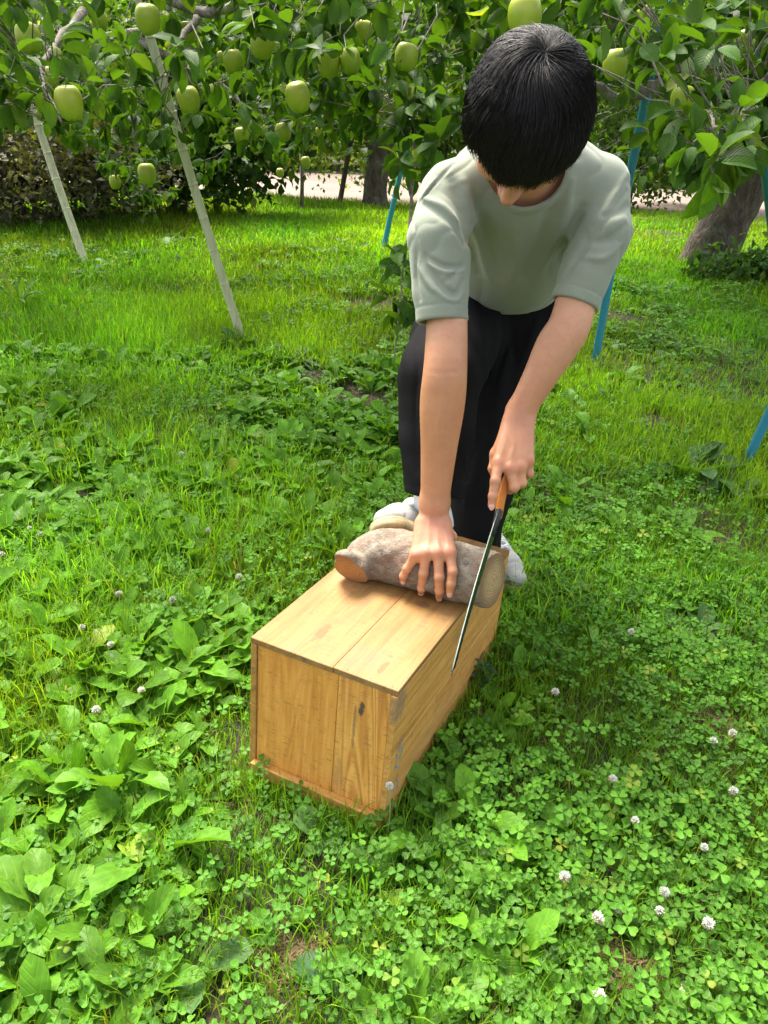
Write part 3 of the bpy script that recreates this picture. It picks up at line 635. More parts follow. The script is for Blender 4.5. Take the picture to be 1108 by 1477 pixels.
# --- trousers
TR = Sdf(); hL = np.array([.205, 2.02, .745]); hR = np.array([.385, 2.03, .745]); knL = at(634, 545, 1.70); anL = at(622, 716, 1.72); knR = at(708, 610, 2.0); anR = at(682, 790, 2.085)
TR.add(S_cone(hL, hR, .115, .115)).add(S_cone(hipc, hipc - tax * .10, .135, .125, flat=tn, f=.8), .05)
TR.add(unit(chain([hL, (hL + knL) / 2 + [0, 0, -.0], knL, (knL + anL) / 2, anL], [.113, .104, .091, .078, .067]), .01), .04)
TR.add(unit(chain([hR, (hR + knR) / 2, knR, (knR + anR) / 2, anR], [.114, .109, .097, .083, .073]), .01), .04)
def trpost(p, d):
    for e, n in ((anL, nrm(anL - knL)), (anR, nrm(anR - knR))):
        t = (p - e) @ n; near = np.linalg.norm(p - e, axis=-1) < .12; q = p - e; rr = np.linalg.norm(q - t[..., None] * n, axis=-1)
        d = np.where(near, smax(d, t, .004), d); d = np.where(near, np.maximum(d, -np.maximum(rr - .046, -(t + .05))), d); d = np.where(near, d + .0012 * np.exp(-((t + .022) / .0025) ** 2), d)
    w = .0075 * np.sin(p[..., 2] * 26 + 5 * np.sin(p[..., 0] * 13) + 4 * np.sin(p[..., 1] * 9)) * np.sin(p[..., 0] * 31 + p[..., 2] * 9)
    return d + w
TRf = folds(TR, [([(668, 500), (672, 560), (668, 620), (660, 690)], .009, .010), ([(690, 470), (700, 540), (690, 600)], .012, -.009), ([(700, 650), (690, 700), (686, 760)], .010, .008), ([(668, 640), (672, 700), (668, 750)], .008, -.006),
    ([(735, 430), (738, 470), (742, 520)], .006, .008), ([(596, 470), (604, 520), (600, 600), (602, 680)], .005, .006), ([(760, 440), (730, 500), (712, 560)], .010, .009), ([(780, 450), (762, 500), (745, 540)], .010, -.007), ([(700, 620), (680, 660), (668, 720)], .006, .006)])
TR.post += TRf + [trpost]
V, Q = surface(TR, .0042); child('trousers', V, [Q], clothmat('black_trousers', (.0115, .0110, .0118), .9, 500, .15, .0), per)

# --- shoes
def shoe(toe, heel, up, s=1.0):
    fw = nrm(toe - heel); up = nrm(up - fw * (up @ fw)); sd_ = np.cross(fw, up); L = .285
    def q(a, l, h): return heel + fw * a * s + sd_ * l * s + up * h * s
    U_ = Sdf()
    U_.add(S_cone(q(.235, .003, .040), q(.180, .002, .046), .030, .040, flat=up, f=.75), .02)
    U_.add(chain([q(.18, 0, .046), q(.11, 0, .060), q(.055, 0, .072)], [.040, .040, .038]), .03).add(S_cone(q(.035, 0, .045), q(.040, 0, .085), .036, .036), .03)
    U_.add(S_cone(q(.13, 0, .085), q(.085, 0, .118), .020, .022, flat=fw, f=.5), .015)
    U_.cut(S_cone(q(.048, 0, .105), q(.055, 0, .16), .026, .030), .006)
    def up_post(p, d):
        l = (p - heel) @ fw; h = (p - heel) @ up; w_ = np.abs((p - heel) @ sd_)
        d = d + .0022 * np.exp(-((l - .212 + w_ * w_ * 14) / .0022) ** 2) + .0016 * np.exp(-((h - .050 - (l < .15) * .0) / .0018) ** 2) * (l < .20) + .0016 * np.exp(-((w_ - .024) / .0020) ** 2) * (h > .055) * (l > .07) * (l < .19)
        return smax(d, -(h - .020 * s), .003)
    U_.post.append(up_post)
    So = Sdf()
    So.add(S_cone(q(.232, .004, .016), q(.16, .003, .016), .043, .046, flat=up, f=.9), .02).add(S_cone(q(.16, .003, .016), q(.04, 0, .016), .046, .037), .02)
    def so_post(p, d):
        h = (p - heel) @ up; l = (p - heel) @ fw
        tread = .0016 * np.sign(np.sin(l * 900)) * (h < .004)
        toe_up = .012 * s * np.clip((l - .19) / .08, 0, 1) ** 2
        dd = smax(d, (h - .027 * s) - toe_up * .6, .003); dd = smax(dd, -(h - toe_up) + tread, .004); return dd + .0011 * np.exp(-((h - .019) / .0016) ** 2)
    So.post.append(so_post)
    for nm, S, m, vx in (('shoe_upper', U_, clothmat('white_canvas', (.40, .40, .38), .8, 900, .05, .1), .0028), ('shoe_sole', So, plainmat('rubber_sole', (.44, .34, .18), .7, 0, .2, 60, .3), .0022)):
        V, Q = surface(S, vx); child(nm, V, [Q], m, per)
    lm = plainmat('lace', (.62, .62, .62), .8); W_ = []
    for i in range(5):
        a0 = .165 - i * .020; h0 = .092 + i * .0080; w = .026
        for sg in (-1, 1):
            pts = smoothpath([q(a0, -w * sg, h0 - .012), q(a0 - .005, -w * .4 * sg, h0 + .002), q(a0 - .012, w * .4 * sg, h0 + .006), q(a0 - .019, w * sg, h0 - .006)], 4); W_.append(tube(pts, .0034, 6))
    V, Fs = cat(*W_); child('shoelace', V, Fs, lm, per)
toeR = at(754, 838, 2.09); toeR[2] = gz(toeR[0], toeR[1]) + .006; heR = toeR + np.array([-.115, .235, 0]); shoe(toeR, heR, np.array([0, 0, 1.]), 1.0)
toeL = at(549, 762, 1.620); heL = at(626, 800, 1.835); shoe(toeL, heL, np.array([-.30, 1.5, 1.]), .90)
V, Fs = tube(smoothpath([anL + nrm(knL - anL) * .08, anL, heL + [0, -.02, .09]], 4), .040, 14); child('sock', V, Fs, clothmat('white_sock', (.75, .75, .75), .9), per)
V, Fs = tube(smoothpath([anR + nrm(knR - anR) * .08, anR, heR + [.01, -.05, .08]], 4), .040, 14); child('sock', V, Fs, clothmat('white_sock2', (.75, .75, .75), .9), per)

# --- hair: a dark cap with strands combed out of the whorl
wh = nrm(np.array([.05, .80, -.60]))                                              # whorl direction in the head frame
def scalp(dv, off):                                                            # point on the hair volume for a direction
    r = np.array([.0765, .088, .095]) + np.asarray(off)[..., None]; return dv * (1 / np.linalg.norm(dv / r, axis=-1, keepdims=True))
CAP = Sdf(); CAP.add(S_ell(hp(0, .022, -.012), (.083, .093, .101), HRm))
def cappost(p, d):
    q = (p - hc) @ HRm; x, u, f = q[..., 0], q[..., 1], q[..., 2]
    line = np.interp(f, [-.13, -.05, .02, .07, .12], [-.085, -.060, -.010, .055, .080])
    d = smax(d, line - u, .008); an = np.arctan2(x, f); return d + .0016 * np.sin(an * 46 + 3 * np.sin(u * 60)) * (u < .09)
CAP.post.append(cappost); V, Q = surface(CAP, .0034)
hm = G('black_hair'); hn = hm.noise(hm.n('Attribute', dict(attribute_name='luv')).outputs['Vector'], 1.0, 2)
hm.P(Base_Color=hm.n('Attribute', dict(attribute_name='tint')).outputs['Color'], Roughness=.55, IOR=1.5); hm.set(hm.p, 'Specular IOR Level', .34)
hair = child('hair', V, [Q], hm.m, per, col=np.tile([.010, .009, .009], (len(V), 1)))
NS = 27000
up_ = wh; e1_ = nrm(np.cross(up_, [1., 0, 0])); e2_ = np.cross(up_, e1_)
clump = 260; ca = rng.random(clump) * 2 * math.pi; cth = np.abs(rng.random(clump)) ** .7 * 1.75 + .02; clen = .80 + .35 * rng.random(clump); coff = rng.random(clump)
ci = rng.integers(0, clump, NS); an = ca[ci] + rng.normal(0, .075, NS) / np.maximum(.16, np.sin(cth[ci])) + .35 * np.exp(-cth[ci] * 3) * rng.normal(0, 1, NS); th0_ = np.clip(cth[ci] + rng.normal(0, .07, NS), .01, 2.0)
ln = np.where(rng.random(NS) < .12, .6, 1.) * clen[ci] * (.93 + .14 * rng.random(NS)); n = 13; tt = np.linspace(0, 1, n)
lay = rng.random(NS); swirl = .35
P = np.zeros((NS, n, 3)); alive = np.ones((NS, n), bool)
ang_len = 1.15 * ln
for k, t in enumerate(tt):
    th = th0_ + ang_len * t; aa = an + swirl * np.minimum(th, .9) + (.10 * np.sin(7 * coff[ci] * 6 + 3 * t)) * t
    dv = np.cos(th)[:, None] * up_ + np.sin(th)[:, None] * (np.cos(aa)[:, None] * e1_ + np.sin(aa)[:, None] * e2_)
    off = .006 + (.0125 + .006 * lay + .004 * (coff[ci] - .5)) * np.sin(np.clip(t * 1.6, 0, 1) * math.pi / 2) - .006 * t ** 3 * (1 - lay) + .0048 * np.sin(coff[ci] * 40 + th * 5) + .0075 * (rng.random(NS) < .035) * t * rng.random(NS)
    p = scalp(dv, off) + np.array([0, .022, -.012]); P[:, k] = p
    # below the widest part the hair falls instead of following the skull
x, u, f = P[..., 0], P[..., 1], P[..., 2]
jag = ((.020 + .026 * (f[:, 6] > .03)) * (coff[ci] - .5) + .007 * rng.normal(0, 1, NS))[:, None]
lim = np.interp(f, [-.14, -.06, .00, .05, .085, .13], [-.090, -.080, -.048, .006, .026, .034]) + jag + .014 * np.sin(x * 75 + 1.3 + 2 * np.sin(x * 40)) * (f > .04)
bad = (u < lim); first = np.where(bad.any(1), bad.argmax(1), n)
keep = first >= 4; P = P[keep]; first = first[keep]; ci = ci[keep]
for i in range(1, n):                               # stop a strand where it reaches the cut line
    m = i >= first; P[m, i] = P[m, i - 1] + (P[m, i - 1] - P[m, max(i - 2, 0)]) * .18
Pw = hc + P @ HRm.T; NS = len(Pw)
rad = np.tile((  .00043 * (1 - .7 * tt ** 3))[None], (NS, 1)) * (.8 + .5 * rng.random((NS, 1)))
V, Q = tubes3(Pw, rad, 3)
tn_ = .5 + 1.0 * rng.random(NS) ** 2; colr = np.repeat(np.stack([.0145 * tn_, .0125 * tn_, .0125 * tn_], 1), n * 3, 0)
child('hair_strands', V, [Q], hm.m, hair if False else per, col=colr)
# ---------------------------------------------------------------- ground, road
def sheet(name, x0, x1, y0, y1, nx, ny, m, dz=0., gy=None, **k):
    gx = np.linspace(x0, x1, nx); gyy = np.linspace(0, 1, ny) ** (gy or 1) * (y1 - y0) + y0; XX, YY = np.meshgrid(gx, gyy, indexing='ij')
    V = np.stack([XX, YY, gz(XX, YY) + dz], -1).reshape(-1, 3); i, j = np.meshgrid(np.arange(nx - 1), np.arange(ny - 1), indexing='ij'); i = i.ravel(); j = j.ravel()
    return link(name, mesh(name, V, np.stack([i * ny + j, (i + 1) * ny + j, (i + 1) * ny + j + 1, i * ny + j + 1], 1), m), **k)
g = G('soil'); o = g.n('NewGeometry').outputs['Position']; n1 = g.noise(o, 3, 4); n2 = g.noise(o, 60, 5, .7); n3 = g.noise(g.scale(o, (1, .3, 1)), 240, 3)
col = g.mix(g.mapr(n2, .3, .7), (.024, .017, .010), (.085, .062, .036)); col = g.mix(g.mapr(n1, .42, .6), col, g.mix(g.mapr(n2, .35, .7), (.014, .028, .007), (.04, .065, .016)))
col = g.mix(g.math('MULTIPLY', g.mapr(n3, .55, .7), .5), col, (.22, .16, .08))
SOIL = g.P(Base_Color=col, Roughness=.95, Normal=g.bump(g.math('ADD', n2, n3), .8, .02))
sheet('ground', -45, 45, -2, 110, 181, 260, SOIL, gy=1.8, kind='structure')
g = G('road'); o = g.n('NewGeometry').outputs['Position']; n1 = g.noise(o, 1.2, 4); n2 = g.noise(o, 40, 4, .7)
ROAD = g.P(Base_Color=g.mix(g.mapr(n1, .3, .7), g.mix(g.mapr(n2, .3, .7), (.15, .10, .08), (.20, .14, .115)), (.22, .165, .135)), Roughness=.9, Normal=g.bump(n2, .3, .01))
sheet('road', -40, 40, 8.7, 13.6, 60, 24, ROAD, .012, kind='structure')

# ---------------------------------------------------------------- foliage
LT = {}
def leaves(pos, d, nr, L, Wd, curl, fold, col, st=5, wav=0., ser=0.):
    """leaf blades: base pos, direction d, face normal nr -> V (N,nv,3), F, tint, luv"""
    N = len(pos); d = nrm(d); sx = nrm(np.cross(d, nr)); nz = np.cross(sx, d)
    if st == 5: ts = np.array([0, .16, .42, .68, .88, 1.]); ws = np.array([.03, .33, .5, .41, .2, .0])
    elif st == 2: ts = np.array([0, .42, 1.]); ws = np.array([.04, .5, .0])
    elif st == 3: ts = np.array([0, .3, .7, 1.]); ws = np.array([.04, .48, .40, .0])
    else:                                            # long basal leaf, with teeth
        ts = np.linspace(0, 1, 15); ws = np.interp(ts, [0, .12, .28, .45, .65, .85, .97, 1], [.05, .07, .22, .40, .5, .38, .12, .0]); ws = ws * (1 + ser * np.where(np.arange(15) % 2, -.22, .1))
    xs = np.array([-1, -.5, 0, .5, 1]) if st > 5 else np.array([-1, 0, 1.]); nx = len(xs)
    t = ts[None, :, None] + np.zeros((N, 1, nx)); x = ws[None, :, None] * xs[None, None, :] + np.zeros((N, 1, 1))
    c = np.asarray(curl)[:, None, None] if np.ndim(curl) else curl; fo = np.asarray(fold)[:, None, None] if np.ndim(fold) else fold
    th = c * t; cc = np.where(np.abs(c) < 1e-3, 1e-3, c)
    yy = np.sin(cc * t) / cc; zz = -(1 - np.cos(cc * t)) / cc
    X = x * np.asarray(Wd)[:, None, None]; Lh = np.asarray(L)[:, None, None]
    ph = rng.random((N, 1, 1)) * 6.28
    bz = fo * np.abs(X) + wav * np.asarray(Wd)[:, None, None] * np.abs(x) * 2 * np.sin(t * 13 + ph + (x > 0) * 1.7)
    Y = yy * Lh + bz * np.sin(th); Z = zz * Lh + bz * np.cos(th)
    V = pos[:, None, None] + X[..., None] * sx[:, None, None] + Y[..., None] * d[:, None, None] + Z[..., None] * nz[:, None, None]
    nt = len(ts); i, j = np.meshgrid(np.arange(nt - 1), np.arange(nx - 1), indexing='ij'); i = i.ravel(); j = j.ravel()
    q = np.stack([i * nx + j, i * nx + j + 1, (i + 1) * nx + j + 1, (i + 1) * nx + j], 1)
    Fq = (q[None] + (np.arange(N) * nt * nx)[:, None, None]).reshape(-1, 4)
    tint = np.repeat(col, nt * nx, 0); luv = np.stack([x, t], -1).reshape(-1, 2)
    return V.reshape(-1, 3), Fq, tint, luv
def join(lst):
    n = 0; Vs = []; Fq = []
    for v, f, *_ in lst: Vs.append(v); Fq.append(f + n); n += len(v)
    return np.concatenate(Vs), np.concatenate(Fq), np.concatenate([l[2] for l in lst]), np.concatenate([l[3] for l in lst])
def rdir(N): return nrm(rng.normal(0, 1, (N, 3)))
def hue(N, base, var=.25, yel=0.0):
    b = np.array(base); v = (1 + var * rng.normal(0, 1, (N, 1))).clip(.45, 1.9); c = b * v
    if yel:
        y = (rng.random((N, 1)) < yel) * rng.random((N, 1)); c = c * (1 - y) + np.array([.24, .30, .035]) * y
    return c
APL = leafmat('apple_leaf', trans=.36, rough=.44, spec=.24, undercol=(.07, .14, .02)); FARL = leafmat('far_leaf', trans=.42, rough=.5, spec=.35, vein=False); BUSHL = leafmat('bush_leaf', trans=.2, rough=.6, spec=.3, vein=False)
BARK = barkmat('apple_bark', (.055, .040, .028), (.15, .115, .085), 22, .18, .9, .4, .012, crack=.3); LIMB = barkmat('apple_limb_bark', (.11, .09, .07), (.27, .24, .20), 26, .45, .6, .6, .006)
def clusters(cen, tow, per=8, L=.085, base=(.05, .105, .022), st=5, yel=.02, wr=.52, twl=.20, twr=.0013, var=.24, ok=None):
    """leafy spurs: each with a twig towards a limb and leaves round its tip"""
    n = len(cen); back_ = nrm(tow - cen); dist = np.linalg.norm(tow - cen, axis=1)
    tl = np.minimum(dist, twl * (.5 + rng.random(n))); out = -back_ + rng.normal(0, .35, (n, 3)); out[:, 2] -= .25; out = nrm(out)
    mid = cen + back_ * tl[:, None] * .5 + rng.normal(0, .02, (n, 3)); rt = cen + back_ * tl[:, None] + [0, 0, .01]
    tw = tubes3(np.stack([rt, mid, cen], 1), np.tile([twr * 2.0, twr * 1.4, twr], (n, 1)), 4)
    idx = np.repeat(np.arange(n), per); N = len(idx); f = np.where(rng.random(N) < .68, rng.random(N) * .12, rng.random(N)); f = f[:, None]
    p = cen[idx] * (1 - f) + mid[idx] * f; o_ = out[idx]; a = rng.random(N) * 6.28; r1 = nrm(np.cross(o_, rdir(N)))
    d = nrm(o_ * (.15 + .5 * rng.random((N, 1))) + r1 * (.9 + .3 * rng.random((N, 1))) + np.array([0, 0, -.25]))
    nr = nrm(np.array([0, 0, 1.]) + .55 * rng.normal(0, 1, (N, 3)) + d * -.1)
    Ls = L * (.65 + .55 * rng.random(N)); p = p + d * .018
    if ok is not None:
        k = ok(p) & ok(p + d * Ls[:, None]) & appleok(p + d * Ls[:, None] * .5); p, d, nr, Ls = p[k], d[k], nr[k], Ls[k]
    col = hue(len(p), base, var, yel)
    return leaves(p, d, nr, Ls, Ls * (wr + .12 * rng.random(len(p))), .25 + 1.0 * rng.random(len(p)) ** 1.5, .25 + .45 * rng.random(len(p)), col, st, .03 if st == 5 else 0), tw
def limbpts(limbs): return np.concatenate([smoothpath(np.array(l)[:, :3], 8) for l in limbs])
def toward(cen, lp): return lp[np.argmin(((cen[:, None] - lp[None]) ** 2).sum(-1), 1)]
def atv(px, py, d): px, py, d = map(np.asarray, (px, py, d)); return np.stack([(px - 554) / F * d, (py - 738.5) / F * d, d], -1) @ M.T + [0, 0, HC]
ap = [((41, 54), 34, 2.3, 'pale green apple near the upper left corner'), ((72, 112), 26, 2.9, 'half-hidden apple just above the lowest left apple'), ((100, 147), 38, 2.1, 'large green apple hanging lowest at the far left'), ((213, 27), 34, 2.2, 'apple among leaves left of the top of the near prop'), ((143, 28), 22, 3.2, 'small shaded apple high between the two props'),
      ((103, 187), 17, 4.4, 'bright little apple below the lowest left apple'), ((272, 143), 31, 2.6, 'green apple touching the near prop'), ((336, 88), 27, 2.9, 'green apple alone above the middle of the shrub'), ((379, 62), 33, 2.4, 'pale upright apple left of the central pair'), ((403, 66), 18, 3.6, 'small apple tucked right of the pale upright one'),
      ((430, 139), 34, 2.3, 'bright apple hanging lowest in the middle of the canopy'), ((474, 90), 31, 2.6, 'left apple of the central pair'), ((505, 87), 29, 2.6, 'right apple of the central pair'), ((524, 44), 26, 2.9, 'apple above the central pair'), ((586, 81), 33, 2.4, 'long green apple left of the head'), ((757, 22), 47, 1.95, 'largest yellow-green apple directly above the black hair'),
      ((888, 92), 34, 2.1, 'shaded apple just right of the head'), ((984, 142), 32, 2.2, 'apple half behind leaves above the leaning trunk'), ((348, 195), 19, 4.2, 'small apple below the branch right of the near prop'), ((380, 188), 14, 5.0, 'tiny apple in the far leaves below the middle'), ((408, 190), 22, 3.8, 'dark small apple left of the lowest middle ones'), ((441, 234), 14, 5.0, 'tiny bright apple above the thin stake'),
      ((404, 249), 11, 5.3, 'tiny apple low in the leaves left of the stake'), ((462, 190), 13, 5.0, 'tiny apple above and right of the stake'), ((212, 250), 25, 3.6, 'apple in the drooping branch between the props'), ((166, 262), 16, 4.4, 'small apple at the left of the drooping branch'), ((320, 82), 14, 4.2, 'tiny apple left of the lone one above the shrub'), ((270, 46), 24, 3.0, 'apple under the grey branch right of the near prop'),
      ((560, 150), 22, 3.4, 'shaded apple in the leaves below the long one'), ((60, 165), 15, 4.4, 'small apple behind the far prop'), ((605, 168), 10, 5.2, 'tiny yellow apple beside the teal pipe'), ((1075, 60), 28, 2.8, 'apple beside the thick blue pipe'), ((930, 22), 26, 2.9, 'apple high right of the head'), ((486, 210), 12, 5.0, 'tiny apple right of the stake and above the road')]
# keep the sight of the person, log and crate clear: nothing grows in the space in front of him
def appleok(p):                                      # the fruit hang clear of most of the leaves
    q = pr(p); k = np.ones(len(p), bool)
    for (ax, ay), dia, dd, _l in ap: k &= ~((((q[:, 0] - ax) ** 2 + (q[:, 1] - ay - dia * .15) ** 2) < (dia * .78) ** 2) & (q[:, 2] < dd + .05) & (rng.random(len(p)) < .97))
    for (x0, y0, x1, y1, w, dd) in ((351, 492, 170, -100, 15, 3.2), (858, 527, 975, -60, 11, 2.7), (124, 380, 40, 130, 10, 4.9)):
        t = np.clip(((q[:, 0] - x0) * (x1 - x0) + (q[:, 1] - y0) * (y1 - y0)) / ((x1 - x0) ** 2 + (y1 - y0) ** 2), 0, 1); dist = np.hypot(q[:, 0] - x0 - t * (x1 - x0), q[:, 1] - y0 - t * (y1 - y0)); k &= ~((dist < w) & (q[:, 2] < dd + .5) & (rng.random(len(p)) < .85))
    return k
def clearok(p):
    q = pr(p); x, y, d = q[:, 0], q[:, 1], q[:, 2]
    infront = (d < 2.25) & (x > 570) & (x < 940) & (y > 28)
    head = ((x - 757) / 112) ** 2 + ((y - 160) / 138) ** 2 < 1
    return ~(infront & ((y > 120) | head)) & ~((d < 1.75) & (x > 600) & (x < 880)) & (d > .9)
def limbs_obj(name, limbs, parent, mat, k=12):
    parts = []
    for l in limbs:
        P = smoothpath(np.array(l, float), 7); P[:, :3] += rng.normal(0, .012, (len(P), 3)) * (P[:, 3:4] / .05).clip(.2, 1); parts.append(tube(P[:, :3], P[:, 3] * (1 + .16 * rng.random(len(P))), k, rough=.12))
    V, Fs = cat(*parts); child(name, V, Fs, mat, parent)
def L4(*a): return [[*at(px, py, d), r] for px, py, d, r in a]
# --- the apple tree on the right, its trunk leaning under its crown
tb = ghit(1021, 380)
tree_r = empty('apple_tree', tb, label='apple tree with a thick leaning trunk at the right, its grey limbs reaching forward', cat='tree', group='apple trees of the orchard')
trk = [[*(tb + [-.02, 0, -.1]), .235], [*(tb + [0, 0, .04]), .20], [*(tb + [.06, -.05, .35]), .165], [*(tb + [.17, -.12, .75]), .165], [*(tb + [.24, -.25, 1.05]), .15]]
top = np.array(trk[-1][:3]); P = smoothpath(np.array(trk, float), 6); V, Fs = tube(P[:, :3], P[:, 3], 28, rough=.09); child('trunk', V, Fs, BARK, tree_r)
Rl = [[[*top, .12]] + L4((1066, 118, 4.6, .075), (1015, 108, 3.8, .055), (968, 100, 3.2, .046), (942, 80, 2.95, .040), (905, 48, 2.7, .028), (840, -40, 2.5, .018)),
      [[*top, .12]] + L4((1078, 90, 4.5, .08), (1050, 35, 4.1, .065), (1020, -60, 3.7, .05), (900, -200, 3.2, .03)), [[*top, .1]] + L4((1150, 120, 4.6, .07), (1240, 40, 3.8, .05)),
      L4((968, 100, 3.2, .035), (930, 128, 3.0, .026), (890, 140, 2.8, .018), (850, 120, 2.7, .012)), L4((1015, 108, 3.8, .03), (1030, 190, 3.2, .016), (1040, 240, 2.6, .008)), L4((1050, 35, 4.1, .04), (1120, 60, 3., .02), (1080, 150, 2.1, .009), (1035, 235, 1.75, .004))]
limbs_obj('limb', Rl, tree_r, LIMB); lpR = limbpts([np.array(l) for l in Rl])
def sample(n, xr, yr, dr, bot=None, dens=None):
    out = []
    while sum(map(len, out)) < n:
        m = n * 2; x = xr[0] + (xr[1] - xr[0]) * rng.random(m); y = yr[0] + (yr[1] - yr[0]) * rng.random(m); d = dr[0] + (dr[1] - dr[0]) * rng.random(m)
        k = np.ones(m, bool)
        if bot is not None: k &= y < np.interp(x, *bot)
        k &= vnoise(x / 55 + d, y / 45, 1.) > (dens if dens is not None else .28)
        out.append(np.stack([x, y, d], 1)[k])
    q = np.concatenate(out)[:n]; return atv(q[:, 0], q[:, 1], q[:, 2])
botR = ([760, 850, 900, 930, 960, 1000, 1040, 1080, 1160], [60, 100, 120, 215, 180, 275, 245, 215, 225])
lo = lambda v: v
gR = []
for cen, kw in ((sample(90, (850, 1180), (-90, 250), (1.6, 2.4), botR, .30), dict(L=.072, per=9, wr=.48)),
                (sample(380, (800, 1200), (-90, 270), (2.3, 4.2), botR, .3), dict(L=.075, per=9)),
                (np.concatenate([at(1000, 205, 1.55)[None], at(1026, 236, 1.50)[None], at(1055, 212, 1.6)[None], at(975, 165, 1.7)[None], at(1062, 160, 1.6)[None], at(940, 130, 1.9)[None], at(910, 95, 2.2)[None]]), dict(L=.074, per=10, wr=.5, twl=.3)),
                (sample(420, (830, 1230), (-60, 300), (4.0, 5.6), ([830, 900, 1000, 1050, 1230], [310, 305, 200, 190, 180]), .34), dict(L=.08, per=9, st=3, wr=.5))):
    gR.append(clusters(cen, toward(cen, lpR), base=(.040, .100, .010), yel=.07, ok=clearok, **kw))
V, Q, tc, uv = join([a for a, b in gR]); Vt, Ft = cat(*[(b[0], [b[1]]) for a, b in gR]); child('crown', np.vstack([V, Vt]), [Q, Ft[0] + len(V)], [APL, LIMB], tree_r, col=np.vstack([tc, np.tile([.2, .17, .13], (len(Vt), 1))]), uv=np.vstack([uv, np.zeros((len(Vt), 2))]), mi=np.r_[np.zeros(len(Q)), np.ones(len(Ft[0]))])
# --- the apple tree whose trunk stands off to the left
tb2 = np.array([-3.3, 3.1, gz(-3.3, 3.1)])
tree_l = empty('apple_tree', tb2, label='apple tree spreading overhead from the left, hung with green apples', cat='tree', group='apple trees of the orchard')
P = smoothpath(np.array([[*(tb2 + [0, 0, -.1]), .19], [*(tb2 + [.02, 0, .4]), .14], [*(tb2 + [.15, .05, .95]), .13], [*(tb2 + [.3, .1, 1.3]), .11]]), 6); V, Fs = tube(P[:, :3], P[:, 3], 24, rough=.1); child('trunk', V, Fs, BARK, tree_l); t2_ = P[-1, :3]
Ll = [[[*t2_, .07]] + L4((-60, -30, 3.2, .030), (120, -40, 3.0, .020), (285, 15, 2.8, .017), (330, 10, 2.75, .015), (470, -40, 2.6, .011)), [[*t2_, .07]] + L4((0, 80, 4.6, .032), (200, 50, 4.4, .024), (420, 75, 4.2, .022), (560, 78, 4.1, .018), (660, 62, 4.0, .012), (760, 20, 3.8, .01)),
      L4((285, 28, 2.8, .014), (262, 55, 2.75, .009), (258, 75, 2.7, .006)), L4((200, 60, 4.4, .02), (330, 130, 4.4, .012), (360, 200, 4.4, .007)), L4((120, 15, 3.0, .016), (60, 100, 2.7, .009), (90, 175, 2.5, .004)), [[*t2_, .08]] + L4((-100, -80, 2.8, .04), (200, -120, 2.4, .025), (520, -90, 2.3, .015), (700, -40, 2.3, .008)),
      L4((420, 75, 4.2, .016), (520, 100, 3.4, .011), (590, 160, 2.9, .007), (592, 300, 2.7, .005), (577, 430, 2.6, .003), (570, 520, 2.55, .002)), L4((200, 60, 4.4, .02), (190, 160, 4.6, .012), (210, 290, 4.7, .006)), L4((-60, 40, 3.2, .02), (-20, 120, 3.0, .01), (40, 170, 2.9, .005))]
limbs_obj('limb', Ll, tree_l, LIMB, 9); lpL = limbpts([np.array(l) for l in Ll])
botL1 = ([-80, 0, 100, 200, 300, 400, 500, 560, 640], [150, 150, 140, 120, 120, 125, 130, 150, 60]); botL2 = ([-80, 0, 100, 160, 200, 240, 280, 330, 370, 420, 480, 560, 620, 650], [190, 190, 200, 250, 310, 300, 250, 235, 225, 215, 180, 185, 250, 170])
gL = []
for cen, kw in ((sample(150, (-80, 640), (-110, 150), (1.9, 2.7), botL1, .34), dict(L=.070)), (sample(520, (-100, 690), (-110, 200), (2.7, 4.0), botL2, .36), dict(L=.072)),
                (sample(520, (-120, 700), (-60, 320), (4.0, 5.4), botL2, .36), dict(L=.070, st=3)),
                (sample(15, (575, 640), (110, 300), (2.35, 2.9), None, .2), dict(L=.075)), (sample(7, (562, 590), (370, 500), (2.5, 2.7), None, 0.), dict(L=.080, per=6)),
                (sample(34, (640, 850), (-80, 50), (2.3, 3.4), None, .2), dict(L=.085))):
    gL.append(clusters(cen, toward(cen, lpL), base=(.042, .105, .010), yel=.10, ok=clearok, **{**dict(per=9), **kw}))
V, Q, tc, uv = join([a for a, b in gL]); Vt, Ft = cat(*[(b[0], [b[1]]) for a, b in gL]); child('crown', np.vstack([V, Vt]), [Q, Ft[0] + len(V)], [APL, LIMB], tree_l, col=np.vstack([tc, np.tile([.2, .17, .13], (len(Vt), 1))]), uv=np.vstack([uv, np.zeros((len(Vt), 2))]), mi=np.r_[np.zeros(len(Q)), np.ones(len(Ft[0]))])
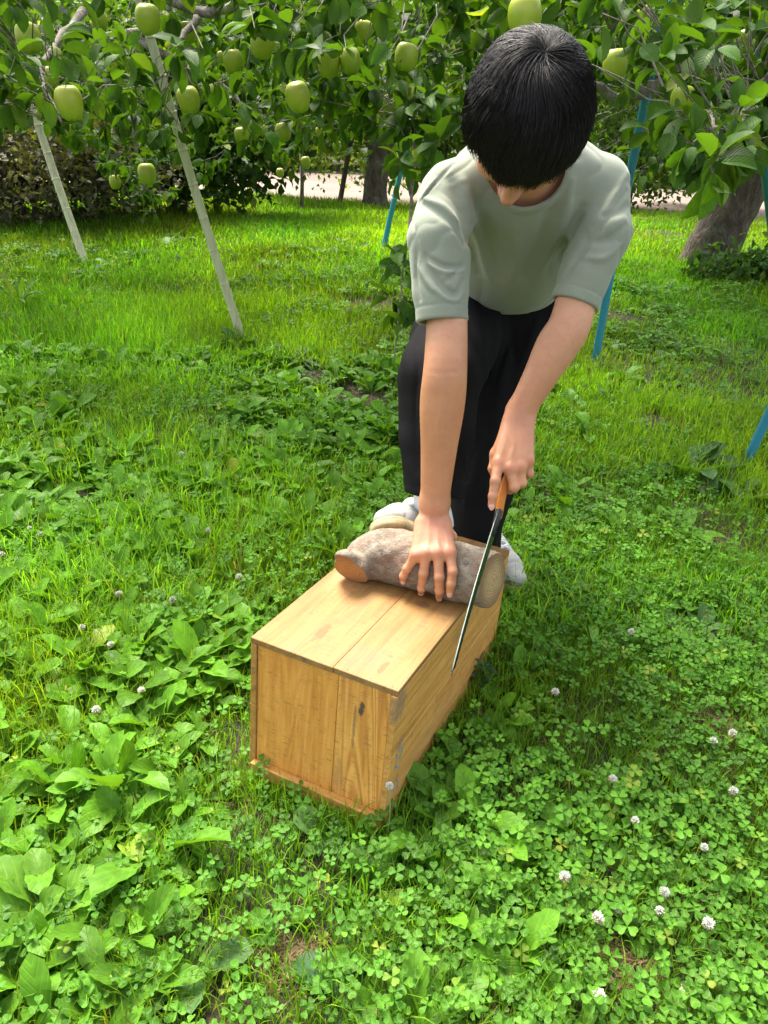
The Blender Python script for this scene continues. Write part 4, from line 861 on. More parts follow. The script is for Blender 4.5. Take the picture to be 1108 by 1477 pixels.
# --- trees, bush and vines farther off
def crown_tree(name, base, trunk, ells, n, L, colr, label, mat=FARL, cat_='tree', group=None, st=2, var=.3, yel=.1, trm=BARK, clump=26, spread=.16, inner=.35):
    t = empty(name, base, label=label, cat=cat_, group=group)
    parts = []
    for l in trunk:
        P = smoothpath(np.array(l, float), 5); parts.append(tube(P[:, :3] + base, P[:, 3], 12, rough=.15))
    if parts: V, Fs = cat(*parts); child('trunk', V, Fs, trm, t)
    vol = np.array([e[1][0] * e[1][1] * e[1][2] for e in ells]); ps = []
    for e, v in zip(ells, vol / vol.sum()):
        k = max(3, int(n * v / clump)); u = rdir(k) * (inner + (1 - inner) * rng.random((k, 1)) ** .5); ps.append(np.array(e[0]) + u * np.array(e[1]))
    c = np.concatenate(ps); id_ = rng.integers(0, len(c), n); p = c[id_] + rng.normal(0, spread, (n, 3)) * [1, 1, .7]; p = p + base
    k = p[:, 2] > gz(p[:, 0], p[:, 1]) + .03; p = p[k]; id_ = id_[k]
    d = nrm(rng.normal(0, 1, (len(p), 3)) + [0, 0, -.35]); nr = nrm(rng.normal(0, .7, (len(p), 3)) + [0, 0, 1.])
    Ls = L * (.6 + .8 * rng.random(len(p))); cl = hue(len(p), colr, var * .6, yel) * (1 + var * (rng.random(len(c)) - .5))[id_][:, None]
    V, Q, tc, uv = leaves(p, d, nr, Ls, Ls * .62, .3 + .6 * rng.random(len(p)), .3 + np.zeros(len(p)), cl, st); child('crown' if trunk else 'foliage', V, Q, mat, t, col=tc, uv=uv)
    return t
sb = ghit(541, 300)
crown_tree('apple_tree', sb, [[(0, 0, -.1, .17), (.0, 0, .2, .125), (.02, 0, .42, .115), (.05, 0, .58, .12), (.16, -.02, .66, .07)], [(.03, 0, .45, .06), (-.25, 0, .9, .05), (-.7, .1, 1.3, .03)], [(-.4, .1, -.05, .03), (-.3, .1, .5, .025), (-.2, 0, 1.0, .02)]],
           [((.1, .3, 1.1), (1.2, .9, .45)), ((-.7, .2, 1.0), (.8, .8, .5)), ((.9, .2, 1.2), (.9, .8, .5)), ((-1.0, .6, .62), (.9, .4, .4)), ((.1, .8, .5), (.5, .4, .4))], 13500, .065, (.10, .17, .03), 'old pruned apple tree with a short grey stump-like trunk beside the road', group='apple trees of the orchard', yel=.25, spread=.12, inner=.1)
vb = ghit(250, 318)
crown_tree('leafy_shrub', vb + [0, .3, 0], [[(0, 0, -.05, .04), (.1, 0, .5, .03), (.3, 0, 1., .02)], [(0, 0, -.05, .03), (-.3, 0, .6, .02)]], [((0, 0, .55), (1.05, .6, .55)), ((-.5, 0, 1.1), (1.1, .7, .5)), ((.9, 0, .95), (.8, .6, .4))], 12000, .085, (.042, .088, .02), 'dark green shrub hanging low over the far edge of the grass', cat_='shrub', yel=.04, spread=.12, inner=.0)
bb = ghit(45, 345)
crown_tree('purple_brown_bush', bb + [-.2, .5, 0], [[(0, 0, -.05, .02), (.1, 0, .5, .012)], [(0, 0, -.05, .02), (-.2, 0, .5, .012)]], [((0, 0, .42), (1.15, .55, .45)), ((-.9, .2, .6), (.7, .5, .5)), ((.55, 0, .55), (.5, .4, .38))], 13000, .052, (.085, .085, .05), 'dense dark bush with brown and purple tinged leaves at the left edge', BUSHL, 'bush', yel=.08, spread=.10, inner=.0, var=.5)
far = [((-7.5, 16.5), 3.6, (.15, .26, .045), 'bright yellow-green tree beyond the road at the far left'), ((-4.6, 18.5), 4.4, (.12, .21, .045), 'leafy tree beyond the road behind the white bamboo props'), ((-1.8, 15.8), 3.0, (.16, .27, .05), 'low sunlit tree beyond the road left of the old stump trunk'),
       ((.8, 17.5), 4.0, (.10, .19, .04), 'tree beyond the road behind the old stump trunk'), ((3.6, 16.0), 3.4, (.11, .20, .045), 'tree beyond the road directly behind the person'), ((6.4, 17.5), 4.2, (.08, .16, .035), 'tree beyond the road behind the leaning trunk'), ((9.3, 16), 3.8, (.09, .17, .04), 'tree beyond the road at the right edge'), ((-10.8, 18), 4.5, (.09, .17, .04), 'dark tree beyond the road at the left edge')]
for (xy, h, c, lab) in far:
    b = np.array([xy[0], xy[1], gz(*xy)]); crown_tree('roadside_tree', b, [[(0, 0, -.1, .2), (.05, 0, h * .3, .14), (.1, 0, h * .7, .06)]], [((0, 0, h * .55), (2.0, 1.6, h * .42)), ((-.7, -.3, h * .25), (1.5, 1.2, h * .22)), ((.9, -.2, h * .3), (1.4, 1.2, h * .26))], 6500, .17, c, lab, group='trees beyond the road', spread=.26, yel=.15, inner=.3)
crown_tree('orchard_shrub', ghit(905, 318) + [.3, 1.2, 0], [[(0, 0, -.05, .05), (0, 0, .8, .03)]], [((0, 0, .5), (.8, .6, .5)), ((.2, .2, 1.3), (1.5, .9, .6)), ((1.6, .5, 1.5), (1.2, .9, .5)), ((1.0, .9, .55), (1.0, .5, .4))], 13000, .075, (.05, .10, .022), 'leafy dark shrub behind the person on the right, left of the leaning trunk', cat_='shrub', yel=.08, spread=.13, inner=.0)
for hx in (0,):
    V = []; hb_ = np.array([-22., 24., .32]); t = empty('tree_belt', (0, 24, .3)); tag(t, kind='stuff')
    n = 16000; p = np.stack([rng.uniform(-24, 24, n), rng.uniform(22, 25, n), rng.random(n) ** .8 * (5.6 + 0 * rng.random(n))], 1); p[:, 2] *= .75 + .4 * vnoise(p[:, 0], p[:, 0] * 0, .35)
    Ls = .42 * (.5 + rng.random(n)); V, Q, tc, uv = leaves(p, rdir(n), nrm(rng.normal(0, .7, (n, 3)) + [0, -.4, .8]), Ls, Ls * .7, .3 + 0 * Ls, .3 + 0 * Ls, hue(n, (.075, .14, .035), .3, .1), 2)
    C.objects.unlink(t); bpy.data.objects.remove(t); link('tree_belt', mesh('tree_belt', V, Q, FARL, col=tc, uv=uv), kind='stuff')
# --- farm shed beyond the road, glimpsed through the leaves
sh_ = empty('farm_shed', (-4.2, 14.6, .32), label='white-walled farm shed with a dark grey roof glimpsed through the upper left leaves', cat='shed')
def bxo(nm, lo, hi, m): V, Fs = box_vf(lo, hi, .01); ob = link(nm, mesh(nm, V, Fs, m, smooth=False), sh_); fixn(ob.data); return ob
WH = plainmat('white_siding', (.72, .74, .76), .7, 0, .08, 3); DG = plainmat('dark_roof', (.10, .10, .115), .5, .2, .2, 8)
bxo('wall', (-2.2, 0, -.2), (1.6, 2.6, 2.1), WH); bxo('roof', (-2.5, -.3, 2.103), (1.9, 2.9, 2.28), DG); bxo('door', (-1.6, -.03, -.1), (-.4, -.003, 1.8), DG); bxo('window', (.2, -.03, .8), (1.2, -.003, 1.6), plainmat('dark_glass', (.03, .035, .04), .1))
# --- props under the limbs
g = G('white_prop'); o = g.obj(); n = g.noise(g.scale(o, (1, 1, .1)), 60, 4); WP = g.P(Base_Color=g.mix(g.mapr(n, .35, .7), (.62, .60, .43), (.46, .45, .29)), Roughness=.55, Normal=g.bump(n, .2, .001))
def bluem(nm, c): 
    g = G(nm); o = g.obj(); n = g.noise(o, 25, 4, .7); return g.P(Base_Color=g.mix(g.mapr(n, .55, .7), c, tuple(x * .55 + .08 for x in c)), Roughness=.42, Normal=g.bump(n, .1, .001))
BLU = bluem('blue_pipe', (.045, .27, .43)); TL = bluem('teal_pipe', (.03, .30, .36))
def prop(name, pb, pt, r, m, label, rings=0., group=None):
    b = ghit(*pb); tp = at(*pt); t = empty(name, b, label=label, cat='prop pole', group=group); d = nrm(tp - b); Ln = np.linalg.norm(tp - b); b0 = b - d * .08; n = 60
    bend = nrm(np.cross(d, [0, 1, 0])); s = np.linspace(0, 1, n); P = b0 + np.outer(s * (Ln + .08), d) + np.outer(np.sin(s * math.pi) * .012, bend); R = np.full(n, r) * (1 - .08 * s)
    V, Fs = tube(P, R, 14); child('shaft', V, Fs, m, t)
    if rings:
        k = 0; x = .12
        while x < Ln:
            c = b0 + d * x + bend * math.sin(x / Ln * math.pi) * .012; V, Fs = tube([c - d * .006, c - d * .002, c + d * .002, c + d * .006], [r * .98, r * 1.025, r * 1.025, r * .98], 14); child('node', V, Fs, m, t); x += rings * (.8 + .4 * rng.random()); k += 1
    V, Fs = tube([tp - d * .03, tp + d * .015], [r * 1.02, r * 1.05], 14); child('end_cap', V, Fs, m, t); return t
gp = 'props holding up the apple limbs'
prop('prop_pole', (351, 492), (193, -30, 3.2), .0220, WP, 'nearer cream bamboo-like prop leaning left, in front of the shrub', .14, gp)
prop('prop_pole', (124, 380), (18, 60, 4.9), .0265, WP, 'farther cream prop beside the purple-brown bush at the left', .17, gp)
prop('prop_pole', (858, 527), (975, -60, 2.75), .0195, BLU, 'blue pipe prop rising behind the person on the right', .0, gp)
prop('prop_pole', (553, 362), (618, 95, 5.2), .0200, TL, 'thin teal pipe prop left of the person, beside the old stump trunk', .3, gp)
prop('prop_pole', (1078, 668), (1215, 395, 2.5), .0180, BLU, 'short visible foot of a bright blue pipe at the right edge of the grass', .0, gp)
prop('prop_pole', (1128, 430), (1084, -10, 2.9), .0300, BLU, 'thick blue pipe in the leaves at the upper right corner', .0, gp)
b = ghit(435, 305); t = empty('garden_stake', b, label='thin dark stake standing at the far edge of the grass', cat='stake'); V, Fs = tube([b - [0, 0, .1], b + [.01, 0, .3], b + [.0, 0, .62]], [.02, .018, .018], 8, rough=.1); child('stake', V, Fs, LIMB, t)
# --- apples
g = G('green_apple'); o = g.obj(); t = g.n('Attribute', dict(attribute_name='tint')).outputs['Color']; vo = g.n('TexVoronoi', Vector=o, Scale=230).outputs[0]; n = g.noise(o, 28, 3); rd = g.n('ObjectInfo').outputs['Random']
col = g.mix(g.mapr(n, .3, .72), t, g.mix(1., t, (.78, .92, .6), 'MULTIPLY')); col = g.mix(g.math('MULTIPLY', rd, .55), col, g.mix(1., col, (.74, .84, .72), 'MULTIPLY')); col = g.mix(g.math('MULTIPLY', g.mapr(vo, .06, .16, 1., 0.), .35), col, (.55, .60, .32))
APM = g.P(Base_Color=col, Roughness=.36, Subsurface_Weight=.08, Subsurface_Radius=(.3, .4, .1), Subsurface_Scale=.01, Normal=g.bump(n, .1, .002))
prof = [(0, .027), (.006, .0325), (.015, .0365), (.025, .0335), (.0325, .025), (.0365, .012), (.0372, -.001), (.0352, -.015), (.0305, -.027), (.0240, -.0360), (.0165, -.0405), (.010, -.0400), (.005, -.037), (0, -.035)]
pp = smoothpath(np.array([(a, b, 0) for a, b in prof]), 2)[:, :2]; k = 28; a = np.arange(k) / k * 6.2832; V = []
for r, z in pp: rr = r * (1 + .035 * np.cos(5 * a) * (1 if z < 0 else .4)); V.append(np.stack([rr * np.cos(a), rr * np.sin(a), np.full(k, z) + .0012 * np.cos(5 * a) * (z < -.03)], 1))
V = np.concatenate(V); n_ = len(pp); i, j = np.meshgrid(np.arange(n_ - 1), np.arange(k), indexing='ij'); i = i.ravel(); j = j.ravel(); Q = np.stack([i * k + j, (i + 1) * k + j, (i + 1) * k + (j + 1) % k, i * k + (j + 1) % k], 1)
tc = np.array([.37, .43, .035]) * (1 - .0 * V[:, 2:3]) + np.array([.05, .0, .0]) * np.clip(V[:, 2:3] / .04, -1, 1); apm = mesh('fruit', V, Q, APM, col=tc); fixn(apm)
V, Fs = tube(smoothpath([(0, 0, .030), (.001, 0, .042), (.005, 0, .056)], 3), .0013, 6); stm = mesh('stalk', V, Fs, LIMB)
for (px, py), dia, dd, lab in ap:
    e = empty('green_apple', at(px, py, dd), label=lab, cat='apple', group='green apples hanging in the trees'); s = dia * dd / F / .072; s = min(max(s, .55), 1.25); e.scale = (s, s, s * (1.0 + .12 * rng.random())); e.rotation_euler = (rng.normal(0, .15), rng.normal(0, .15), rng.random() * 6)
    link('fruit', apm, e); link('stalk', stm, e)
# ---------------------------------------------------------------- ground cover
GR = leafmat('grass_blade', trans=.40, rough=.5, spec=.3, vein=False); WEED = leafmat('weed_leaf', trans=.30, rough=.45, spec=.4, veins=6., undercol=(.11, .23, .03)); CLV = leafmat('clover_leaf', trans=.32, rough=.55, spec=.3, vein=False, clover=True)
def hits(P): return np.array([ghit(*p)[:2] for p in P])
dirt = [(ghit(105, 725), .13), (ghit(440, 545), .16), (ghit(520, 572), .20), (ghit(955, 612), .12), (ghit(900, 462), .22), (ghit(1000, 905), .10), (ghit(1040, 790), .10), (ghit(560, 655), .10), (ghit(960, 300 + 40), .3), (ghit(1035, 1050), .05), (ghit(430, 1380), .03), (ghit(900, 1400), .04), (ghit(700, 1420), .05), (ghit(545, 440), .22)]
def bare(x, y):
    b = np.zeros(len(x))
    for (c, r) in dirt: b = np.maximum(b, 1.15 * np.exp(-(((x - c[0]) / r) ** 2 + ((y - c[1]) / (r * .8)) ** 2)) * (1.1 + .8 * (vnoise(x * 30, y * 30) - .5)))
    q = (np.stack([x, y, 0 * x], 1) - BA) @ BR; inb = (q[:, 0] > .0) & (q[:, 0] < BW) & (q[:, 1] > .0) & (q[:, 1] < BL)
    return np.where(inb, 2, b)
def area(n, y0, y1, dens=None, pad=.35):
    n = int(n * 1.35); x = rng.uniform(-.88, .92, n * 3); y = y0 + (y1 - y0) * rng.random(n * 3)
    w = (y * 1.0 + .8); k = (rng.random(n * 3) < w / w.max()) & (rng.random(n * 3) < np.where(np.abs(x) > .62, .45, 1.)); x = x[k] * (y[k] + .55); y = y[k]
    b = bare(x, y); k = rng.random(len(x)) > b
    if dens is not None: k &= rng.random(len(x)) < dens(x, y)
    return x[k][:n], y[k][:n]
def leftness(x, y): return sstep(.42, -.30, x / (y + .5) * 1.1)
def lush(x, y): return vnoise(x + 3, y + 7, 1.9)
def blades(n, y0, y1, Lr, wr, base, dens=None, yel=.06, bend=1.1, lean=.4, tuft=1):
    x, y = area(n, y0, y1, dens); 
    if tuft > 1: x = np.repeat(x, tuft) + rng.normal(0, .022, len(x) * tuft); y = np.repeat(y, tuft) + rng.normal(0, .022, len(y) * tuft); ok = bare(x, y) < 1.2; x = x[ok]; y = y[ok]
    N = len(x); p = np.stack([x, y, gz(x, y) - .004], 1); L = Lr[0] + (Lr[1] - Lr[0]) * rng.random(N) ** 1.6; L = L * (.7 + .6 * vnoise(x, y, 3.1))
    w = wr * (.6 + .8 * rng.random(N)); a = rng.random(N) * 6.28; h = np.stack([np.cos(a), np.sin(a), 0 * a], 1); le = lean * rng.random((N, 1)); d0 = nrm(np.array([0, 0, 1.]) + h * le); b_ = bend * rng.random((N, 1)) ** 1.2
    d1 = nrm(d0 + h * b_ * .6); d2 = nrm(d1 + h * b_ * .8 - np.array([0, 0, .25]) * b_); s = nrm(np.cross(h, [0, 0, 1.])) 
    s = nrm(s + .6 * rng.normal(0, 1, (N, 3)) * [1, 1, 0]); q1 = p + d0 * L[:, None] * .38; q2 = q1 + d1 * L[:, None] * .34; q3 = q2 + d2 * L[:, None] * .3; W_ = (w / 2)[:, None]
    V = np.stack([p - s * W_ * .7, p + s * W_ * .7, q1 - s * W_, q1 + s * W_, q2 - s * W_ * .75, q2 + s * W_ * .75, q3], 1)
    b = np.arange(N)[:, None] * 7; Q = np.concatenate([b + [[0, 1, 3, 2]], b + [[2, 3, 5, 4]]]); T3 = b + [[4, 5, 6]]
    c = hue(N, base, .22, yel); c = c * (.62 + .72 * vnoise(x, y, 2.3) * (.55 + .9 * vnoise(x + 40, y, .9)))[:, None] * np.stack([.72 + .5 * vnoise(x, y + 30, 1.1), np.ones(len(x)), 1.25 - .5 * vnoise(x, y + 30, 1.1)], 1); dry = rng.random(N) < .035; c[dry] = np.array([.26, .20, .09]) * (.6 + .6 * rng.random((dry.sum(), 1)))
    return V.reshape(-1, 3), [Q, T3], np.repeat(c, 7, 0)
def stuff(name, parts, m):
    V, Fs = cat(*[(a[0], a[1]) for a in parts]); return link(name, mesh(name, V, Fs, m, col=np.concatenate([a[2] for a in parts])), kind='stuff')
stuff('grass', [blades(42000, .35, 1.6, (.02, .085), .0021, (.15, .265, .016)), blades(9000, .35, 2.2, (.04, .12), .0024, (.18, .31, .016), dens=lambda x, y: sstep(.45, .7, lush(x, y)), tuft=3, yel=.12),
                blades(48000, 1.4, 3.4, (.02, .075), .0030, (.155, .30, .018)), blades(14000, 1.6, 4.6, (.05, .13), .0032, (.18, .33, .02), dens=lambda x, y: sstep(.35, .6, vnoise(x, y, 1.3)), tuft=4, yel=.1)], GR)
stuff('distant_grass', [blades(70000, 3.2, 6.0, (.02, .07), .0046, (.17, .325, .02), tuft=1), blades(24000, 4.4, 7.2, (.03, .10), .006, (.175, .33, .02), tuft=3, yel=.15), blades(30000, 6.2, 9.3, (.03, .09), .010, (.185, .34, .022), tuft=2, yel=.15)], GR)
# longer blades left standing against the crate
n = 900; s_ = rng.random(n); e_ = rng.integers(0, 3, n); u_ = np.where(e_ == 0, s_ * BW, np.where(e_ == 1, BW + .012, -.012)) + rng.normal(0, .012, n) * (e_ != 0); v_ = np.where(e_ == 0, -.022, s_ * BL) + np.abs(rng.normal(0, .014, n)) * np.where(e_ == 0, -1, 0); u_ = np.where(e_ == 1, np.maximum(u_, BW + .004), np.where(e_ == 2, np.minimum(u_, -.004), u_))
pb_ = BA + np.stack([u_, v_, np.full(n, -BH)], 1) @ BR.T; _area = area; area = lambda *a, **k: (pb_[:, 0], pb_[:, 1]); stuff('crate_side_grass', [blades(n, 0, 1, (.03, .095), .0023, (.15, .265, .016), lean=.3, bend=.8)], GR); area = _area
# straw litter
n = 5000; x, y = area(n, .4, 3.4, None); extra = [ (c[:2] + rng.normal(0, r * .8, (220, 2))) for c, r in dirt]; xy = np.concatenate([np.stack([x[:3000], y[:3000]], 1)] + extra); xy = xy[bare(xy[:, 0], xy[:, 1]) < 1.9]
n = len(xy); a = rng.random(n) * 6.28; Ls = .015 + .05 * rng.random(n); h = np.stack([np.cos(a), np.sin(a), .12 * rng.normal(0, 1, n)], 1); p = np.stack([xy[:, 0], xy[:, 1], gz(xy[:, 0], xy[:, 1]) + .004], 1); s = np.cross(h, [0, 0, 1.]) * .0009
V = np.stack([p - h * Ls[:, None] / 2 - s, p - h * Ls[:, None] / 2 + s, p + h * Ls[:, None] / 2 + s, p + h * Ls[:, None] / 2 - s], 1).reshape(-1, 3); c = hue(n, (.24, .17, .09), .3)
link('straw_litter', mesh('straw_litter', V, np.arange(n * 4).reshape(-1, 4), GR, col=np.repeat(c, 4, 0)), kind='stuff')
# clover
def clover(n, y0, y1, R, Hh, dens, base=(.070, .195, .016), clumps=None):
    if clumps: cx, cy = area(max(4, n // clumps), y0, y1, dens); x = np.repeat(cx, clumps) + rng.normal(0, .055, len(cx) * clumps); y = np.repeat(cy, clumps) + rng.normal(0, .05, len(cy) * clumps); k = bare(x, y) < .9; x = x[k]; y = y[k]
    else: x, y = area(n, y0, y1, dens)
    N = len(x); g0 = np.stack([x, y, gz(x, y)], 1); hgt = Hh[0] + (Hh[1] - Hh[0]) * rng.random(N); lean = rng.normal(0, .35, (N, 2)) * hgt[:, None]
    top = g0 + np.column_stack([lean, hgt]); nr = nrm(np.column_stack([rng.normal(0, .28, N), rng.normal(-.12, .28, N), np.ones(N)])); a0 = rng.random(N) * 6.28; r = R * (.65 + .6 * rng.random(N))
    e1 = nrm(np.cross(nr, [0., 1., 0])); e2 = np.cross(nr, e1); Vs = []; us = []
    out = np.array([(0, .02), (.20, .28), (.42, .55), (.47, .80), (.36, .98), (.17, 1.03), (0, .94), (-.17, 1.03), (-.36, .98), (-.47, .80), (-.42, .55), (-.20, .28), (0, .55)])
    cup = np.where(rng.random(N) < .25, .8, .25)
    for k in range(3):
        a = a0 + k * 2.094 + rng.normal(0, .08, N); d = np.cos(a)[:, None] * e1 + np.sin(a)[:, None] * e2; s = np.cross(nr, d); c_ = cup * (.8 + .5 * rng.random(N)); dr = -.15 + .35 * rng.random(N)
        P = top[:, None] + r[:, None, None] * (out[None, :, 0, None] * s[:, None] + out[None, :, 1, None] * d[:, None] + ((np.abs(out[None, :, 0]) * c_[:, None]) + out[None, :, 1] * dr[:, None])[..., None] * nr[:, None]); Vs.append(P); us.append(np.tile(out, (N, 1, 1)))
    V = np.stack(Vs, 1).reshape(-1, 3); uv = np.stack(us, 1).reshape(-1, 2); b = (np.arange(N * 3) * 13)[:, None, None]; i = np.arange(12); T3 = (b + np.stack([i, (i + 1) % 12, np.full(12, 12)], 1)[None]).reshape(-1, 3)
    c = hue(N, base, .2, .04) * (.8 + .4 * vnoise(x, y, 4.))[:, None]; tc = np.repeat(c, 39, 0)
    st_, sq = tubes3(np.stack([g0, (g0 + top) / 2 + np.column_stack([-lean * .15, hgt * .08]), top], 1), np.tile([.0008, .0007, .0006], (N, 1)), 3)
    return (V, [T3], tc, uv), (st_, [sq], np.tile([.12, .22, .05], (len(st_), 1)), np.ones((len(st_), 2)) * [0, 3.])
cl = [clover(4600, .42, 2.0, .0125, (.025, .065), lambda x, y: (.15 + .85 * sstep(.34, .6, vnoise(x + 5, y + 1, 2.6) + .25 * (x > .1))) * (1 - .6 * leftness(x, y)), clumps=None), clover(3800, .42, 2.4, .0135, (.03, .08), lambda x, y: sstep(.4, .6, vnoise(x + 1, y + 2, 3.3) + .12 * (x > 0)) * (1 - .6 * leftness(x, y)), clumps=9, base=(.095, .245, .018)),
      clover(3600, 1.7, 3.6, .0145, (.02, .06), lambda x, y: sstep(.35, .65, vnoise(x + 5, y + 1, 1.7)), clumps=8), clover(4200, 3.2, 5.6, .020, (.02, .07), lambda x, y: sstep(.4, .65, vnoise(x + 5, y + 1, 1.2)), clumps=10, base=(.085, .21, .025))]
V, Fs = cat(*[(a[0], a[1]) for ab in cl for a in ab]); link('clover', mesh('clover', V, Fs, CLV, col=np.concatenate([a[2] for ab in cl for a in ab]), uv=np.concatenate([a[3] for ab in cl for a in ab])), kind='stuff')
# broad-leaved weeds
def rosette(cx, cy, nl, L, wr, base, el=(.25, 1.0), ser=.35, wav=.05, st=15, z=0., yel=.02):
    N = nl; a = np.arange(N) / N * 6.28 * 2.4 + rng.random() * 6.28 + rng.normal(0, .2, N); e = el[0] + (el[1] - el[0]) * rng.random(N); h = np.stack([np.cos(a), np.sin(a), 0 * a], 1); d = h * np.cos(e)[:, None] + np.array([0, 0, 1.]) * np.sin(e)[:, None]
    p = np.stack([cx + 0 * a, cy + 0 * a, gz(cx, cy) + z + 0 * a], 1) + h * .008; nr = nrm(np.array([0, 0, 1.]) + .25 * rng.normal(0, 1, (N, 3)) - h * .2); Ls = L * (.6 + .55 * rng.random(N)); Ws = Ls * wr * (.8 + .4 * rng.random(N))
    return leaves(p, d, nr, Ls, Ws, .5 + 1.1 * rng.random(N), .15 + .4 * rng.random(N), hue(N, base, .14, yel) * (.9 + .2 * rng.random()), st, wav, ser)
def field(n, y0, y1, dens, L, wr, base, nl=(5, 9), st=15, **k):
    x, y = area(n, y0, y1, dens); q = (np.stack([x, y, 0 * x], 1) - BA) @ BR; k_ = ~((q[:, 0] > -.04) & (q[:, 0] < BW + .05) & (q[:, 1] > -.05) & (q[:, 1] < BL + .05)); x, y = x[k_], y[k_]; return [rosette(a, b, rng.integers(*nl), L * (.7 + .6 * rng.random()), wr, np.array(base) * (.85 + .3 * rng.random()), st=st, **k) for a, b in zip(x, y)]
DOCK = (.095, .235, .016); PLAN = (.080, .195, .018)
pat = lambda s, lo, hi: (lambda x, y: sstep(lo, hi, vnoise(x + s, y + s, 2.2)))
W1 = field(760, .42, 1.7, lambda x, y: leftness(x, y) * sstep(.25, .5, vnoise(x + 11, y + 4, 2.4)) * 1.3, .080, .36, DOCK, ser=.3, el=(.35, 1.25)) + field(120, .42, 2.0, lambda x, y: (x > 0) * 1., .064, .54, PLAN, ser=0., wav=.05)
W1 += field(1150, 1.3, 3.7, lambda x, y: leftness(x, y) * sstep(.2, .42, vnoise(x + 11, y + 4, 1.9)) * 1.3, .098, .40, DOCK, ser=.3, el=(.5, 1.3)) + field(150, .42, 3.2, pat(21., .5, .7), .06, .6, PLAN, ser=0., wav=.05)
W1 += field(300, 1.7, 3.8, lambda x, y: (x > .1) * sstep(.4, .6, vnoise(x + 2, y + 8, 1.6)), .07, .55, PLAN, ser=0., wav=.05)
V, Q, tc, uv = join(W1); link('broadleaf_weeds', mesh('broadleaf_weeds', V, Q, WEED, col=tc, uv=uv), kind='stuff')
W2 = field(900, 2.8, 5.4, pat(5., .45, .65), .07, .5, (.10, .20, .05), nl=(4, 8), st=3, ser=0., wav=0.) + field(300, 4.0, 7.0, pat(9., .5, .7), .09, .45, (.11, .21, .05), nl=(4, 8), st=3, ser=0., wav=0.)
V, Q, tc, uv = join(W2); link('distant_weeds', mesh('distant_weeds', V, Q, WEED, col=tc, uv=uv), kind='stuff')
# single weeds the photo shows large
def weed(name, px, py, label, nl, L, wr, base=DOCK, catg='weed', **k):
    c = ghit(px, py); e = empty(name, c, label=label, cat=catg); V, Q, tc, uv = rosette(c[0], c[1], nl, L, wr, base, **k); child('leaf_rosette', V, Q, WEED, e, col=tc, uv=uv); return e
weed('dock_plant', 165, 1150, 'dandelion-like weed with tall upright toothed leaves left of the crate', 9, .13, .36, (.11, .26, .02), el=(.8, 1.4))
weed('dock_plant', 225, 1235, 'spreading weed with long wavy leaves, below the upright one left of the crate', 9, .15, .34, (.09, .22, .02), el=(.3, .9))
weed('dock_plant', 75, 1330, 'big pale-leaved weed near the lower left corner', 9, .12, .46, (.12, .27, .025), el=(.4, 1.2))
weed('dock_plant', 275, 1400, 'broad dark-leaved weed at the bottom left of the frame', 8, .095, .55, (.075, .16, .045), el=(.25, .8), ser=.5)
weed('plantain', 500, 1452, 'bluish dark broad leaf pair at the bottom edge in the middle', 4, .085, .66, (.05, .12, .05), el=(.3, .6), ser=.3, wav=.04)
weed('plantain', 468, 1215, 'plantain with round leaves against the front corner of the crate', 6, .062, .68, (.10, .20, .06), el=(.5, 1.1), ser=0., wav=.03)
weed('plantain', 940, 1165, 'plantain with one large upright pale leaf on the right', 5, .075, .56, (.12, .25, .03), el=(.6, 1.2), ser=0., wav=.05)
weed('plantain', 655, 1395, 'small plantain with oval leaves at the bottom centre', 5, .05, .62, (.11, .22, .05), el=(.6, 1.2), ser=0., wav=.03)
weed('plantain', 1000, 915, 'plantain clump at the right below the blue pipe foot', 8, .11, .52, (.10, .20, .055), el=(.3, .9), ser=0., wav=.05)
weed('broad_leaf_weed', 1000, 690, 'dark broad-leaved clump beside the bright blue pipe foot', 20, .21, .45, (.06, .14, .035), el=(.3, 1.2), ser=.4)
weed('broad_leaf_weed', 1075, 720, 'clump with one pale large leaf at the right edge by the pipe foot', 8, .16, .5, (.10, .20, .07), el=(.2, .7), ser=.4)
weed('dock_plant', 850, 905, 'arching long-leaved weed between the crate and the right edge', 8, .12, .22, (.10, .21, .04), el=(.5, 1.1), ser=0.)
weed('dock_plant', 30, 445, 'tall grassy clump at the left edge below the purple-brown bush', 16, .26, .09, (.09, .20, .03), el=(.9, 1.4), ser=0., wav=0.)
weed('nettle_clump', 345, 505, 'dark leafy tuft round the foot of the nearer cream prop', 22, .13, .42, (.055, .12, .035), el=(.3, 1.3), ser=.6)
weed('nettle_clump', 430, 520, 'dark weed clump right of the nearer cream prop', 14, .15, .36, (.065, .14, .04), el=(.3, .9), ser=.6)
weed('nettle_clump', 130, 400, 'dark grass tuft round the foot of the farther cream prop', 22, .14, .2, (.07, .15, .035), el=(.3, 1.2), ser=0.)
weed('nettle_clump', 862, 540, 'low weeds round the foot of the long blue prop', 12, .10, .5, (.06, .14, .04), el=(.3, 1.), ser=.4)
weed('nettle_clump', 820, 455, 'dark weed behind the right sleeve, beside the blue prop', 20, .2, .4, (.045, .10, .03), el=(.3, 1.2), ser=.5)
c = ghit(694, 1002); e = empty('clover_sprig', c, label='tall dark clover sprig standing against the right side of the crate', cat='clover sprig'); tp = c + np.array([-.004, -.006, .085])
V, Fs = tube(smoothpath([c - [0, 0, .01], (c + tp) / 2 + [.006, 0, 0], tp], 4), .0012, 5); child('stem', V, Fs, plainmat('sprig_stem', (.06, .12, .04), .6), e)
L_ = [rosette(c[0] - .004 + dx, c[1] - .006, 4, .022, .75, (.03, .07, .02), el=(.1, 1.0), ser=0., wav=.02, st=5, z=zz) for dx, zz in ((0, .085), (.006, .068), (-.005, .05))]; V, Q, tc, uv = join(L_); child('leaves', V, Q, WEED, e, col=tc, uv=uv)
c = ghit(1045, 400)
